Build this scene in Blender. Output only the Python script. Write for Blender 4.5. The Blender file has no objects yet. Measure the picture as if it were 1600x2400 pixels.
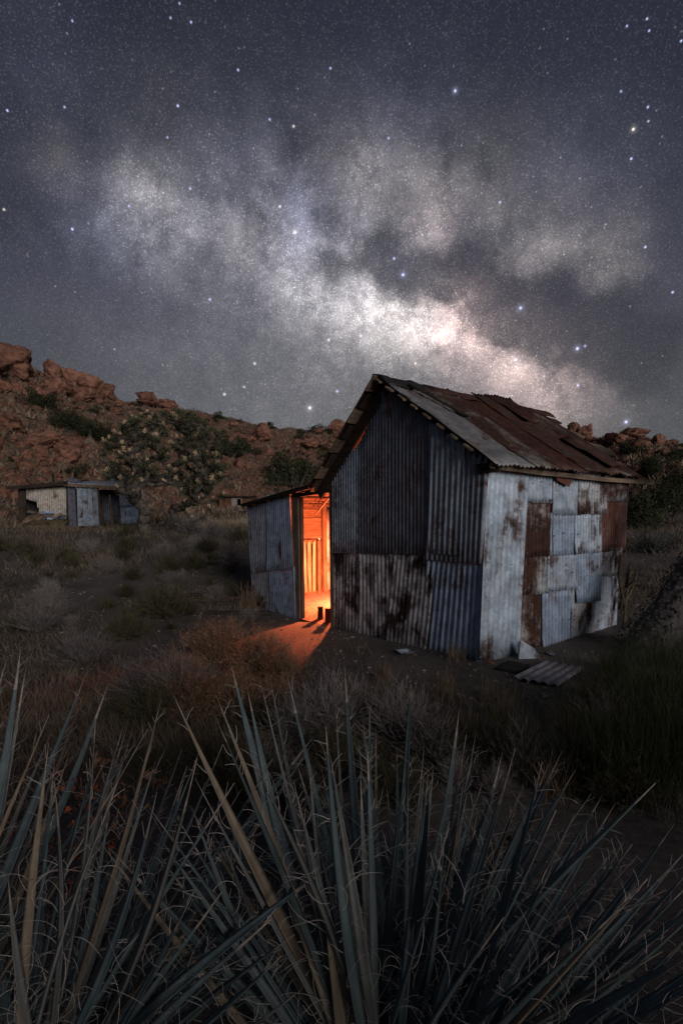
import bpy, math, random
import numpy as np
from mathutils import Vector, noise

# ------------------------------------------------------------------ camera model
SC = bpy.context.scene
COL = SC.collection
PITCH = math.radians(6.0)          # looks down six degrees, lens shifted up
FPX, CY, CAMH = 1200.0, 1338.0, 1.57
FWD = np.array([0, math.cos(PITCH), -math.sin(PITCH)])
UPV = np.array([0, math.sin(PITCH), math.cos(PITCH)])
RGT = np.array([1.0, 0, 0])
ORG = np.array([0, 0, CAMH])

def ray(px, py):
    d = FWD + (px - 800) / FPX * RGT + (CY - py) / FPX * UPV
    return d
def at_depth(px, py, Y):
    d = ray(px, py)
    return ORG + d * (Y / d[1])
def on_plane(px, py, P, n):
    d = ray(px, py)
    return ORG + d * (np.dot(P - ORG, n) / np.dot(d, n))

cam_data = bpy.data.cameras.new('camera')
cam = bpy.data.objects.new('camera', cam_data)
COL.objects.link(cam)
cam_data.sensor_fit = 'VERTICAL'
cam_data.sensor_height = 36.0
cam_data.lens = 18.0
cam_data.shift_y = (CY - 1200) / 2400
cam_data.clip_start = 0.05
cam_data.clip_end = 3000
cam.location = (0, 0, CAMH)
cam.rotation_euler = (math.pi / 2 - PITCH, 0, 0)
SC.camera = cam
SC.view_settings.view_transform = 'Standard'
SC.view_settings.look = 'None'
SC.view_settings.exposure = 0.0
SC.view_settings.gamma = 1.0
SC.view_settings.use_curve_mapping = False
SC.cycles.max_bounces = 6
SC.cycles.sample_clamp_indirect = 4.0

# ------------------------------------------------------------------ node helpers
class NT:
    def __init__(self, tree):
        self.t = tree; tree.nodes.clear()
    def n(self, kind, **kw):
        nd = self.t.nodes.new(kind)
        for k, v in kw.items():
            if k.startswith('i_'):
                nd.inputs[k[2:].replace('_', ' ')].default_value = v
            else:
                setattr(nd, k, v)
        return nd
    def put(self, sock, v):
        if isinstance(v, bpy.types.NodeSocket): self.t.links.new(v, sock)
        else: sock.default_value = v
    def math(self, op, a, b=0.0, c=0.0, clamp=False):
        nd = self.t.nodes.new('ShaderNodeMath'); nd.operation = op; nd.use_clamp = clamp
        for i, v in enumerate((a, b, c)): self.put(nd.inputs[i], v)
        return nd.outputs[0]
    def vmath(self, op, a, b=None, c=None):
        nd = self.t.nodes.new('ShaderNodeVectorMath'); nd.operation = op
        for i, v in enumerate((a, b, c)):
            if v is not None: self.put(nd.inputs[i], v)
        return nd.outputs['Value'] if op in ('DOT_PRODUCT', 'LENGTH', 'DISTANCE') else nd.outputs[0]
    def scale(self, a, f):
        nd = self.t.nodes.new('ShaderNodeVectorMath'); nd.operation = 'SCALE'
        self.put(nd.inputs[0], a); self.put(nd.inputs['Scale'], f)
        return nd.outputs[0]
    def noise(self, vec, scale, detail=4.0, rough=0.55, dist=0.0, out='Fac'):
        nd = self.t.nodes.new('ShaderNodeTexNoise')
        if vec is not None: self.put(nd.inputs['Vector'], vec)
        nd.inputs['Scale'].default_value = scale; nd.inputs['Detail'].default_value = detail
        nd.inputs['Roughness'].default_value = rough; nd.inputs['Distortion'].default_value = dist
        return nd.outputs[out]
    def ramp(self, fac, stops, interp='LINEAR'):
        nd = self.t.nodes.new('ShaderNodeValToRGB'); cr = nd.color_ramp; cr.interpolation = interp
        while len(cr.elements) < len(stops): cr.elements.new(0.5)
        for e, (p, c) in zip(cr.elements, stops):
            e.position = p
            e.color = (c, c, c, 1) if isinstance(c, (int, float)) else (*c, 1)
        self.put(nd.inputs[0], fac)
        return nd.outputs[0]
    def mix(self, fac, a, b, blend='MIX'):
        nd = self.t.nodes.new('ShaderNodeMix'); nd.data_type = 'RGBA'; nd.blend_type = blend
        self.put(nd.inputs[0], fac)
        for s, v in ((nd.inputs[6], a), (nd.inputs[7], b)):
            self.put(s, (*v, 1) if isinstance(v, tuple) and len(v) == 3 else v)
        return nd.outputs[2]

# ------------------------------------------------------------------ night sky
def unit(px, py):
    d = ray(px, py); return tuple(d / np.linalg.norm(d))

def build_sky():
    w = bpy.data.worlds.new('sky'); SC.world = w; w.use_nodes = True
    N = NT(w.node_tree)
    tc = N.n('ShaderNodeTexCoord')
    d = N.vmath('NORMALIZE', tc.outputs['Generated'])
    sep = N.n('ShaderNodeSeparateXYZ'); N.put(sep.inputs[0], d)
    z = sep.outputs['Z']
    base = N.ramp(z, [(0.0, (.098, .102, .108)), (0.17, (.084, .089, .101)), (0.36, (.051, .054, .078)),
                      (0.55, (.027, .031, .048)), (0.8, (.014, .016, .028)), (1.0, (.011, .013, .023))])
    # large soft variation of the airglow
    n0 = N.noise(d, 1.6, 3, .5)
    base = N.scale(base, N.math('MULTIPLY_ADD', n0, 0.7, 0.62))
    # warped direction for the galactic clouds
    nw = N.noise(d, 11.0, 8, .62, 0.0, out='Color')
    wv = N.vmath('SUBTRACT', nw, (0.5, 0.5, 0.5))
    dw = N.vmath('NORMALIZE', N.vmath('ADD', d, N.scale(wv, 0.075)))
    def gauss(v, px, py, rpx):
        s = rpx / FPX / (1 + ((px - 800) ** 2 + (CY - py) ** 2) / FPX ** 2)
        dt = N.vmath('DOT_PRODUCT', v, unit(px, py))
        k = 1.0 / (s * s)
        return N.math('EXPONENT', N.math('MULTIPLY_ADD', dt, k, -k))
    P = (1.0, .73, .66); W = (1.0, .93, .86); G = (.92, .92, .98); B = (.68, .74, 1.15); T = (1.0, .90, .78)
    clouds = [(1055, 738, 66, P, .36), (975, 775, 55, W, .28), (1110, 745, 56, P, .30), (960, 720, 55, W, .14),
        (890, 720, 75, W, .12), (1150, 800, 75, P, .13), (1225, 840, 80, P, .13), (1310, 900, 90, P, .07),
        (850, 690, 80, G, .09), (775, 680, 85, G, .075), (690, 640, 80, G, .07), (600, 560, 50, W, .085),
        (545, 555, 38, W, .05), (345, 450, 46, W, .060), (350, 525, 80, G, .055), (250, 530, 90, B, .045),
        (430, 560, 65, G, .05), (775, 575, 32, G, .13), (720, 515, 60, B, .075), (690, 550, 40, B, .06),
        (1010, 540, 55, P, .075), (960, 475, 80, T, .04), (1010, 430, 60, T, .035), (840, 430, 90, T, .035),
        (920, 340, 130, B, .022), (1300, 540, 65, T, .040), (1220, 595, 55, T, .036), (1370, 600, 65, T, .036),
        (1440, 645, 50, T, .035), (1170, 490, 55, T, .03), (130, 390, 60, T, .028), (620, 450, 70, T, .025),
        (700, 800, 260, G, .035), (480, 740, 240, G, .02), (1050, 880, 230, W, .05), (1340, 430, 130, B, .02),
        (100, 120, 150, B, .010), (940, 620, 30, B, .05), (420, 330, 110, T, .012), (1150, 380, 90, T, .02)]
    clouds += [(330, 480, 85, G, .035), (450, 535, 85, G, .04), (560, 585, 85, G, .045), (660, 640, 85, G, .05), (760, 705, 85, W, .055), (860, 735, 85, W, .06), (960, 765, 80, W, .06), (1160, 815, 85, P, .07), (1260, 865, 90, P, .06), (1350, 930, 100, P, .035),
        (800, 425, 80, T, .025), (900, 455, 80, T, .03), (1000, 490, 80, T, .03), (1200, 545, 80, T, .03), (1400, 610, 85, T, .03), (650, 480, 110, B, .03), (860, 580, 120, B, .028), (1060, 640, 120, B, .022), (520, 440, 110, B, .02)]
    acc = None
    for px, py, r, c, a in clouds:
        g = gauss(dw, px, py, r)
        acc = N.vmath('MULTIPLY_ADD', N.vmath('MULTIPLY', (c[0] * a * 1.55, c[1] * a * 1.5, c[2] * a * 1.5), (1, 1, 1)), N.scale((1, 1, 1), g),
                      acc if acc is not None else (0, 0, 0))
    # fine structure of the clouds
    n1 = N.noise(d, 15, 10, .66, 0.0)
    acc = N.vmath('MULTIPLY', acc, N.ramp(n1, [(0.30, .50), (0.5, .97), (0.70, 1.55)]))
    # the dark rift: a chain of soft clouds given a ragged edge by noise
    dsum = None
    for px, py, r, a in [(470, 470, 60, .34), (560, 490, 70, .38), (640, 530, 60, .30), (710, 620, 50, .28), (790, 615, 50, .50), (870, 620, 50, .75), (950, 650, 46, .85), (1030, 645, 52, .85),
                         (1110, 660, 50, .9), (1170, 715, 55, 1.0), (1245, 730, 60, .95), (1330, 760, 70, .9), (1420, 800, 85, .85), (1520, 840, 100, .8), (1090, 590, 50, .4), (1160, 570, 45, .22),
                         (1250, 500, 46, .25), (1200, 470, 50, .25), (1040, 330, 70, .4), (1130, 420, 45, .4), (900, 560, 45, .5), (760, 470, 70, .25), (480, 610, 40, .35), (320, 640, 90, .3),
                         (200, 470, 50, .25), (240, 400, 55, .25), (60, 520, 110, .4), (1090, 780, 22, .3), (1330, 640, 45, .5), (700, 350, 110, .35), (1180, 770, 30, .5)]:
        g = N.math('MULTIPLY', gauss(dw, px, py, r), a)
        dsum = g if dsum is None else N.math('ADD', dsum, g)
    dn = N.noise(d, 13, 9, .66, 0.0)
    dsum = N.math('MULTIPLY_ADD', N.math('SUBTRACT', dn, .5), 1.5, dsum)
    mask = N.ramp(dsum, [(.10, 0.0), (.95, 1.0)], 'EASE')
    acc = N.scale(acc, N.math('MULTIPLY_ADD', mask, -.78, 1.0))
    dust = N.math('MULTIPLY_ADD', mask, -.24, 1.0)
    dw = d
    # branching dust lanes, only where the band shines
    glow = N.vmath('DOT_PRODUCT', acc, (.4, .4, .2))
    n3 = N.math('ABSOLUTE', N.math('SUBTRACT', N.noise(d, 9.0, 7, .62), .5))
    lane = N.ramp(n3, [(0.0, 1.0), (0.055, 0.0)])
    n4 = N.math('ABSOLUTE', N.math('SUBTRACT', N.noise(dw, 21.0, 6, .6), .5))
    lane = N.math('MULTIPLY_ADD', N.ramp(n4, [(0.0, 1.0), (0.05, 0.0)]), .5, N.math('MULTIPLY', lane, .9))
    lane = N.math('MULTIPLY', lane, N.math('MULTIPLY', glow, 7.0, clamp=True))
    acc = N.scale(acc, N.math('MULTIPLY_ADD', lane, -.32, 1.0))
    col = N.scale(N.vmath('ADD', base, acc), dust)
    # stars : three layers of cells cut by the sphere
    def layer(S, r, power, amp, tint):
        v = N.n('ShaderNodeTexVoronoi'); v.inputs['Scale'].default_value = S
        N.put(v.inputs['Vector'], d)
        f = N.math('SUBTRACT', 1.0, N.math('DIVIDE', v.outputs['Distance'], r * S), clamp=True)
        f = N.math('POWER', f, 1.3)
        sx = N.n('ShaderNodeSeparateXYZ'); N.put(sx.inputs[0], v.outputs['Color'])
        br = N.math('MULTIPLY', N.math('POWER', sx.outputs[0], power), amp)
        tn = N.mix(sx.outputs[1], tint, (1.0, .93, .85))
        return N.scale(tn, N.math('MULTIPLY', f, br))
    s1 = layer(420, .0014, 2.0, .27, (.85, .88, 1.0))
    s2 = layer(130, .0018, 8.0, .60, (.72, .78, 1.15))
    s3 = layer(24, .0023, 4.0, .80, (.65, .72, 1.25))
    # grainy glow of the unresolved stars
    gr = N.math('MULTIPLY_ADD', N.noise(d, 330, 3, .75), .7, .65)
    col = N.scale(col, gr)
    col = N.vmath('ADD', col, N.vmath('ADD', N.scale(s1, N.math('MULTIPLY_ADD', glow, 9.0, .30)), N.vmath('ADD', N.scale(s2, N.math('MULTIPLY_ADD', glow, 5.0, .45)), s3)))
    stars = [(1483, 303, 1.5, 1, (1, .9, .78)), (944, 644, 1.0, 1, B), (1352, 817, 1.2, 1, B), (1370, 811, .5, 0, B), (726, 956, 1.0, 1, G),
        (790, 917, .6, 0, B), (526, 924, .6, 0, G), (597, 852, .6, 0, G), (770, 797, .6, 0, W), (845, 787, .5, 0, W), (973, 852, .6, 0, W),
        (1466, 989, 1.0, 1, B), (1353, 903, .6, 0, B), (1066, 213, 1.0, 1, B), (688, 296, .7, 0, W), (417, 248, .9, 0, B), (18, 259, .9, 0, B),
        (170, 537, .9, 0, B), (303, 483, .6, 0, B), (446, 442, .6, 0, B), (656, 484, .8, 0, G), (691, 545, .8, 1, W), (910, 324, .5, 0, B),
        (1171, 474, .6, 0, B), (1478, 372, .9, 0, B), (1511, 579, .8, 0, B), (1575, 685, .8, 0, B), (1517, 251, .8, 0, B), (1454, 214, .6, 0, B),
        (1515, 44, .9, 0, B), (1468, 61, .7, 0, B), (1520, 72, .7, 0, B), (1595, 96, .9, 0, B), (558, 164, .7, 0, B), (774, 160, .6, 0, B),
        (448, 52, .7, 0, B), (400, 42, .6, 0, B), (421, 8, .6, 0, B), (170, 49, .6, 0, B), (152, 251, .6, 0, B), (632, 280, .6, 0, B),
        (492, 702, .6, 0, B), (1219, 722, .9, 1, B), (1208, 843, .9, 1, G), (923, 606, .7, 0, B), (1518, 284, .5, 0, G), (1274, 882, .4, 0, W),
        (572, 907, .4, 0, G), (10, 491, .7, 0, T)]
    for px, py, a, halo, c in stars:
        g = gauss(d, px, py, 2.1)
        v = N.math('MULTIPLY', g, a * 1.25)
        if halo: v = N.math('MULTIPLY_ADD', gauss(d, px, py, 7), .15, v)
        col = N.vmath('MULTIPLY_ADD', c, N.scale((1, 1, 1), v), col)
    bg = N.n('ShaderNodeBackground'); N.put(bg.inputs[0], col); bg.inputs[1].default_value = 1.0
    out = N.n('ShaderNodeOutputWorld'); N.put(out.inputs[0], bg.outputs[0])
    w.cycles.sampling_method = 'MANUAL'; w.cycles.sample_map_resolution = 512
build_sky()

# low afterglow / moon from behind and right of the camera
SUN_AZ = np.array([0.50, -0.866]); SUN_EL = math.radians(15)
sun_to = Vector((SUN_AZ[0] * math.cos(SUN_EL), SUN_AZ[1] * math.cos(SUN_EL), math.sin(SUN_EL)))
sd = bpy.data.lights.new('sun', 'SUN'); sd.energy = 1.62; sd.angle = math.radians(26); sd.color = (1.0, .89, .82)
sun = bpy.data.objects.new('sun', sd); COL.objects.link(sun)
sun.rotation_euler = (-sun_to).to_track_quat('-Z', 'Y').to_euler()
sun.location = (20, -15, 12)

# ------------------------------------------------------------------ object helpers
def tag(o, label=None, cat=None, group=None, kind=None):
    if label: o['label'] = label
    if cat: o['category'] = cat
    if group: o['group'] = group
    if kind: o['kind'] = kind
    return o
def empty(name, loc, rz=0.0):
    o = bpy.data.objects.new(name, None); COL.objects.link(o)
    o.location = tuple(loc); o.rotation_euler = (0, 0, rz); o.empty_display_size = .2
    return o
class MB:
    """collects geometry of ONE mesh"""
    def __init__(self): self.v = []; self.f = []; self.m = []
    def add(self, vs, fs, mi=0):
        b = len(self.v); self.v.extend([tuple(map(float, p)) for p in vs])
        self.f.extend([tuple(i + b for i in f) for f in fs]); self.m.extend([mi] * len(fs))
        return self
    def box(self, c, sx, sy, sz, rz=0.0, jit=0.0, rnd=None, tilt=0.0):
        ca, sa = math.cos(rz), math.sin(rz); vs = []
        for dz in (-1, 1):
            for dx, dy in ((-1, -1), (1, -1), (1, 1), (-1, 1)):
                x, y, zz = dx * sx / 2, dy * sy / 2, dz * sz / 2
                if jit: x += rnd.uniform(-jit, jit); y += rnd.uniform(-jit, jit); zz += rnd.uniform(-jit, jit)
                zz += x * tilt
                vs.append((c[0] + x * ca - y * sa, c[1] + x * sa + y * ca, c[2] + zz))
        return self.add(vs, [(3, 2, 1, 0), (4, 5, 6, 7), (0, 1, 5, 4), (1, 2, 6, 5), (2, 3, 7, 6), (3, 0, 4, 7)])
    def tube(self, pts, rads, sides=6, cap=True, mi=0):
        pts = [np.asarray(p, float) for p in pts]; n = len(pts); vs = []
        ref = None
        for i in range(n):
            t = pts[min(i + 1, n - 1)] - pts[max(i - 1, 0)]; t = t / (np.linalg.norm(t) + 1e-9)
            if ref is None:
                ref = np.cross(t, (0, 0, 1.0)) if abs(t[2]) < .9 else np.cross(t, (1.0, 0, 0))
            a = ref - t * np.dot(ref, t); a /= np.linalg.norm(a) + 1e-9; ref = a
            b = np.cross(t, a)
            for k in range(sides):
                an = 2 * math.pi * k / sides
                vs.append(pts[i] + rads[i] * (math.cos(an) * a + math.sin(an) * b))
        fs = []
        for i in range(n - 1):
            for k in range(sides):
                k2 = (k + 1) % sides
                fs.append((i * sides + k, i * sides + k2, (i + 1) * sides + k2, (i + 1) * sides + k))
        if cap:
            fs.append(tuple(range(sides))[::-1]); fs.append(tuple(range((n - 1) * sides, n * sides)))
        return self.add(vs, fs, mi)
    def board(self, p0, p1, up, w, th, rnd=None, jit=0.004, bow=0.0, seg=1):
        """plank from p0 to p1; 'up' is roughly its wide direction"""
        p0 = np.asarray(p0, float); p1 = np.asarray(p1, float); t = p1 - p0; t /= np.linalg.norm(t)
        a = np.asarray(up, float); a = a - t * np.dot(a, t); a /= np.linalg.norm(a); b = np.cross(t, a)
        vs = []
        for i in range(seg + 1):
            q = p0 + (p1 - p0) * (i / seg) + a * bow * math.sin(math.pi * i / seg)
            for sa, sb in ((-1, -1), (1, -1), (1, 1), (-1, 1)):
                j = (rnd.uniform(-jit, jit) if rnd else 0)
                vs.append(q + a * (sa * w / 2 + j) + b * sb * th / 2 + (t * (rnd.uniform(-2, 2) * jit) if rnd and i in (0, seg) else 0))
        fs = [(3, 2, 1, 0), tuple(seg * 4 + k for k in range(4))]
        for i in range(seg):
            for k in range(4):
                k2 = (k + 1) % 4
                fs.append((i * 4 + k, i * 4 + k2, (i + 1) * 4 + k2, (i + 1) * 4 + k))
        return self.add(vs, fs)
    def mesh(self, name, mats, smooth=False):
        me = bpy.data.meshes.new(name); me.from_pydata(self.v, [], self.f)
        for m in (mats if isinstance(mats, (list, tuple)) else [mats]): me.materials.append(m)
        if isinstance(mats, (list, tuple)): me.polygons.foreach_set('material_index', self.m)
        if smooth: me.polygons.foreach_set('use_smooth', [True] * len(me.polygons))
        me.update(); return me
    def build(self, name, mats, parent=None, smooth=False):
        return link(name, self.mesh(name, mats, smooth), parent)
def link(name, me, parent=None, loc=None):
    o = bpy.data.objects.new(name, me); COL.objects.link(o)
    if parent is not None: o.parent = parent
    if loc is not None: o.location = tuple(loc)
    return o
def np_mesh(name, V, Fq, mat, smooth=False):
    """fast mesh from numpy vertices and equal sized faces"""
    V = np.asarray(V, np.float32); Fq = np.asarray(Fq, np.int32); k = Fq.shape[1]
    me = bpy.data.meshes.new(name)
    me.vertices.add(len(V)); me.vertices.foreach_set('co', V.ravel())
    me.loops.add(Fq.size); me.loops.foreach_set('vertex_index', Fq.ravel())
    me.polygons.add(len(Fq)); me.polygons.foreach_set('loop_start', np.arange(0, Fq.size, k, dtype=np.int32))
    me.polygons.foreach_set('loop_total', np.full(len(Fq), k, np.int32))
    if smooth: me.polygons.foreach_set('use_smooth', np.ones(len(Fq), bool))
    me.materials.append(mat); me.update(); me.validate(); return me
def copy_tree(o, parent=None):
    c = o.copy(); COL.objects.link(c)
    if parent is not None: c.parent = parent
    for ch in list(o.children): copy_tree(ch, c)
    return c

# ------------------------------------------------------------------ materials
def principled(name, rough=.8, metallic=0.0, spec=.3):
    m = bpy.data.materials.new(name); m.use_nodes = True
    N = NT(m.node_tree)
    b = N.n('ShaderNodeBsdfPrincipled'); o = N.n('ShaderNodeOutputMaterial'); N.put(o.inputs[0], b.outputs[0])
    b.inputs['Roughness'].default_value = rough; b.inputs['Metallic'].default_value = metallic
    b.inputs['Specular IOR Level'].default_value = spec
    return m, N, b
def coords(N, world=False):
    if world:
        g = N.n('ShaderNodeNewGeometry'); return g.outputs['Position'], None
    tc = N.n('ShaderNodeTexCoord'); oi = N.n('ShaderNodeObjectInfo')
    off = N.math('MULTIPLY', oi.outputs['Random'], 41.0)
    cb = N.n('ShaderNodeCombineXYZ')
    for i in range(3): N.put(cb.inputs[i], off)
    return N.vmath('ADD', tc.outputs['Object'], cb.outputs[0]), oi.outputs['Random']
def bump(N, b, h, strength=.4, dist=.01):
    bp = N.n('ShaderNodeBump'); bp.inputs['Strength'].default_value = strength; bp.inputs['Distance'].default_value = dist
    N.put(bp.inputs['Height'], h); N.put(b.inputs['Normal'], bp.outputs[0])

def metal(name, c1, c2, rust, rough=.55, metallic=.14, ruscol=((.018, .009, .007), (.070, .027, .018)), streak=1.0, hal=.7):
    m, N, b = principled(name, rough, metallic, .4)
    p, rn = coords(N)
    ps = N.vmath('MULTIPLY', p, (13, 13, 1.3))
    st = N.noise(ps, 1.0, 6, .65)
    sp = N.noise(p, 38, 5, .7)
    big = N.noise(p, 2.3, 7, .62, .4)
    base = N.mix(N.ramp(st, [(.30, 0.0), (.68, 1.0)]), c1, c2)
    base = N.mix(N.ramp(sp, [(.50, 0.0), (.72, .55)]), base, tuple(min(1, x * 1.5) for x in c2))
    base = N.mix(N.ramp(N.noise(p, 6, 8, .7), [(.36, .75), (.60, 0.0)]), base, tuple(x * .5 for x in c1))
    base = N.scale(base, N.math('MULTIPLY_ADD', rn, .35, .82))
    # rust patches: big islands ragged by vertical streaks
    r = N.math('ADD', N.math('MULTIPLY', big, .62), N.math('ADD', N.math('MULTIPLY', st, .28 * streak), N.math('MULTIPLY', sp, .16)))
    edge = .70 - rust * .34
    fac = N.ramp(r, [(max(0.0, edge - .035), 0.0), (edge - .01, .55), (edge + .05, 1.0)])
    halo = N.ramp(r, [(max(0.0, edge - .10), 0.0), (edge, hal)])
    rc = N.mix(N.ramp(N.noise(p, 9, 6, .7), [(.35, 0.0), (.65, 1.0)]), ruscol[0], ruscol[1])
    tint = N.mix(halo, base, N.mix(.5, base, (.16, .075, .04)))
    colr = N.mix(fac, tint, rc)
    N.put(b.inputs['Base Color'], colr)
    N.put(b.inputs['Roughness'], N.math('MULTIPLY_ADD', fac, .3, rough))
    N.put(b.inputs['Metallic'], N.math('MULTIPLY_ADD', fac, -metallic, metallic))
    bump(N, b, N.math('ADD', sp, N.math('MULTIPLY', fac, .7)), .35, .004)
    return m
def wood(name, c1, c2, axis=0, rough=.85, grain=1.0):
    m, N, b = principled(name, rough, 0, .2)
    p, rn = coords(N)
    sc = [26, 26, 26]; sc[axis] = 1.6
    g = N.noise(N.vmath('MULTIPLY', p, tuple(sc)), 1.0, 6, .65, .6)
    col = N.mix(N.ramp(g, [(.30, 0.0), (.70, 1.0)]), c1, c2)
    crack = N.ramp(N.noise(N.vmath('MULTIPLY', p, tuple(s * 1.7 for s in sc)), 1.0, 3, .5), [(.30, 1.0), (.40, 0.0)])
    col = N.mix(N.math('MULTIPLY', crack, .7), col, tuple(x * .25 for x in c1))
    blot = N.ramp(N.noise(p, 3, 4, .6), [(.3, .6), (.65, 1.15)])
    col = N.vmath('MULTIPLY', col, blot)
    col = N.scale(col, N.math('MULTIPLY_ADD', rn, .5, .75))
    N.put(b.inputs['Base Color'], col); bump(N, b, g, .5, .004 * grain)
    return m
def matte(name, c1, c2, scale=8.0, rough=.9, world=False, rnd=.4, bumpd=0.0, lo=.35, hi=.65, spec=.2, trans=0.0):
    m, N, b = principled(name, rough, 0, spec)
    p, rn = coords(N, world)
    g = N.noise(p, scale, 6, .62)
    col = N.mix(N.ramp(g, [(lo, 0.0), (hi, 1.0)]), c1, c2)
    if rn is not None: col = N.scale(col, N.math('MULTIPLY_ADD', rn, rnd, 1 - rnd / 2))
    N.put(b.inputs['Base Color'], col)
    if bumpd: bump(N, b, g, .7, bumpd)
    return m
M = {}
M['galv'] = metal('galvanised metal', (.24, .31, .41), (.42, .50, .61), .28)
M['galv_bright'] = metal('bright galvanised metal', (.27, .375, .50), (.52, .615, .725), .27)
M['galv_blue'] = metal('blue grey metal', (.22, .31, .45), (.38, .49, .64), .20)
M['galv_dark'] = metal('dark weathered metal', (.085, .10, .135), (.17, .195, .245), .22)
M['galv_mid'] = metal('dull weathered metal', (.23, .275, .36), (.40, .45, .55), .18)
M['rust_half'] = metal('half rusted metal', (.30, .35, .41), (.54, .59, .65), .47)
M['rust_heavy'] = metal('heavily rusted metal', (.30, .31, .32), (.50, .50, .50), .64)
M['rust_red'] = metal('red rusted metal', (.11, .050, .046), (.21, .105, .095), .34, ruscol=((.05, .02, .016), (.15, .05, .036)))
M['rust_white'] = metal('flaking white metal', (.48, .50, .55), (.70, .72, .76), .44, metallic=.05, hal=.25, ruscol=((.012, .007, .006), (.035, .014, .010)))
M['roof_grey'] = metal('grey roof metal', (.17, .18, .20), (.30, .31, .33), .30)
M['roof_patch'] = metal('patchy roof metal', (.13, .125, .122), (.26, .25, .24), .54, ruscol=((.016, .009, .007), (.060, .024, .016)))
M['roof_red'] = metal('rust red roof metal', (.040, .017, .014), (.078, .035, .029), .32, ruscol=((.020, .010, .008), (.05, .02, .015)))
M['roof_dark'] = metal('dark rusty roof metal', (.038, .024, .021), (.115, .095, .088), .55, ruscol=((.018, .010, .008), (.06, .022, .016)))
M['plank_grey'] = wood('grey weathered wood', (.10, .075, .055), (.24, .185, .14), 0)
M['plank_gz'] = wood('grey upright wood', (.09, .070, .055), (.22, .17, .13), 2)
M['plank_gy'] = wood('grey cross wood', (.10, .078, .06), (.25, .19, .145), 1)
M['plank_warm'] = wood('warm bare wood', (.045, .028, .018), (.125, .085, .058), 0)
M['plank_warm_y'] = wood('warm cross wood', (.045, .028, .018), (.125, .085, .058), 1)
M['plank_wz'] = wood('warm upright wood', (.050, .031, .020), (.15, .102, .068), 2)
M['slat_pale'] = wood('pale bare wood', (.10, .070, .052), (.34, .27, .21), 2)
M['plank_dark'] = wood('dark and shaded wood', (.020, .015, .012), (.055, .042, .034), 1)
M['tar'] = matte('tar paper', (.012, .012, .013), (.035, .034, .034), 12)

# ------------------------------------------------------------------ terrain
CREST = [(-900, 900), (-500, 800), (-200, 800), (0, 835), (40, 838), (95, 872), (140, 885), (215, 912), (262, 938), (330, 950), (400, 958), (480, 978), (600, 990),
         (700, 1008), (800, 1010), (900, 1004), (1100, 1010), (1320, 1014), (1400, 1032), (1470, 1018), (1530, 1032), (1600, 1052), (1800, 1070), (2300, 1060)]
_az = []; _el = []
for px, py in CREST:
    d = ray(px, py); _az.append(math.atan2(d[0], d[1])); _el.append(d[2] / math.hypot(d[0], d[1]))
_az = [-math.pi, -1.9] + _az + [1.6, math.pi]; _el = [.02, .05] + _el + [.06, .02]
RC_AZ = [-math.pi, -1.2, -.6, -.2, .2, .55, .9, math.pi]; RC = [130, 110, 100, 118, 125, 95, 90, 130]
RF_AZ = [-math.pi, -1.2, -.6, -.3, -.1, .3, .55, 1.0, math.pi]; RF = [60, 40, 36, 45, 60, 50, 26, 26, 60]
BR = [0, 9, 15, 22, 28, 40, 57, 90, 200]; BZ = [0, 0, .42, .92, 1.1, 1.5, 2.0, 2.8, 4.0]
def terr(x, y, fine=True):
    r = math.hypot(x, y); a = math.atan2(x, y)
    z = float(np.interp(r, BR, BZ))
    if y > 0: z -= .10 * max(0.0, min(1.0, (1.2 - x) / 2.0)) * max(0.0, min(1.0, (r - 3.5) / 3)) * max(0.0, min(1.0, (14 - r) / 4))
    rf = float(np.interp(a, RF_AZ, RF)); rc = float(np.interp(a, RC_AZ, RC)); el = float(np.interp(a, _az, _el))
    zc = CAMH + el * rc
    if r > rf:
        k = (r - rf) / (rc - rf)
        if k < 1:
            k2 = k ** 1.15 * (1.25 - .25 * k)
            z = z + (zc - z) * min(1, k2)
        else:
            z = zc - (r - rc) * .10
    if fine:
        amp = min(1.0, max(0.0, (r - 18) / 60))
        z += .03 * noise.noise((x * 1.3, y * 1.3, 0)) * min(1, r / 3) + .012 * noise.noise((x * 5, y * 5, 3))
        if amp > 0:
            z += amp * (1.5 * noise.noise((x * .09, y * .09, 5)) + .8 * noise.noise((x * .25, y * .25, 9)) + .3 * noise.noise((x * .8, y * .8, 2)))
    return z
def on_ground(px, py, tmax=190.0):
    d = ray(px, py); d = d / np.linalg.norm(d); t = .8; step = .05
    while t < tmax:
        p = ORG + d * t
        if p[2] < terr(p[0], p[1]): break
        t += step; step = max(.05, t * .012)
    else:
        return None
    lo, hi = t - step, t
    for _ in range(12):
        mid = (lo + hi) / 2; p = ORG + d * mid
        if p[2] < terr(p[0], p[1]): hi = mid
        else: lo = mid
    p = ORG + d * hi
    return np.array([p[0], p[1], terr(p[0], p[1])])
def near(x, y): return np.array([x, y, terr(x, y)])

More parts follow.
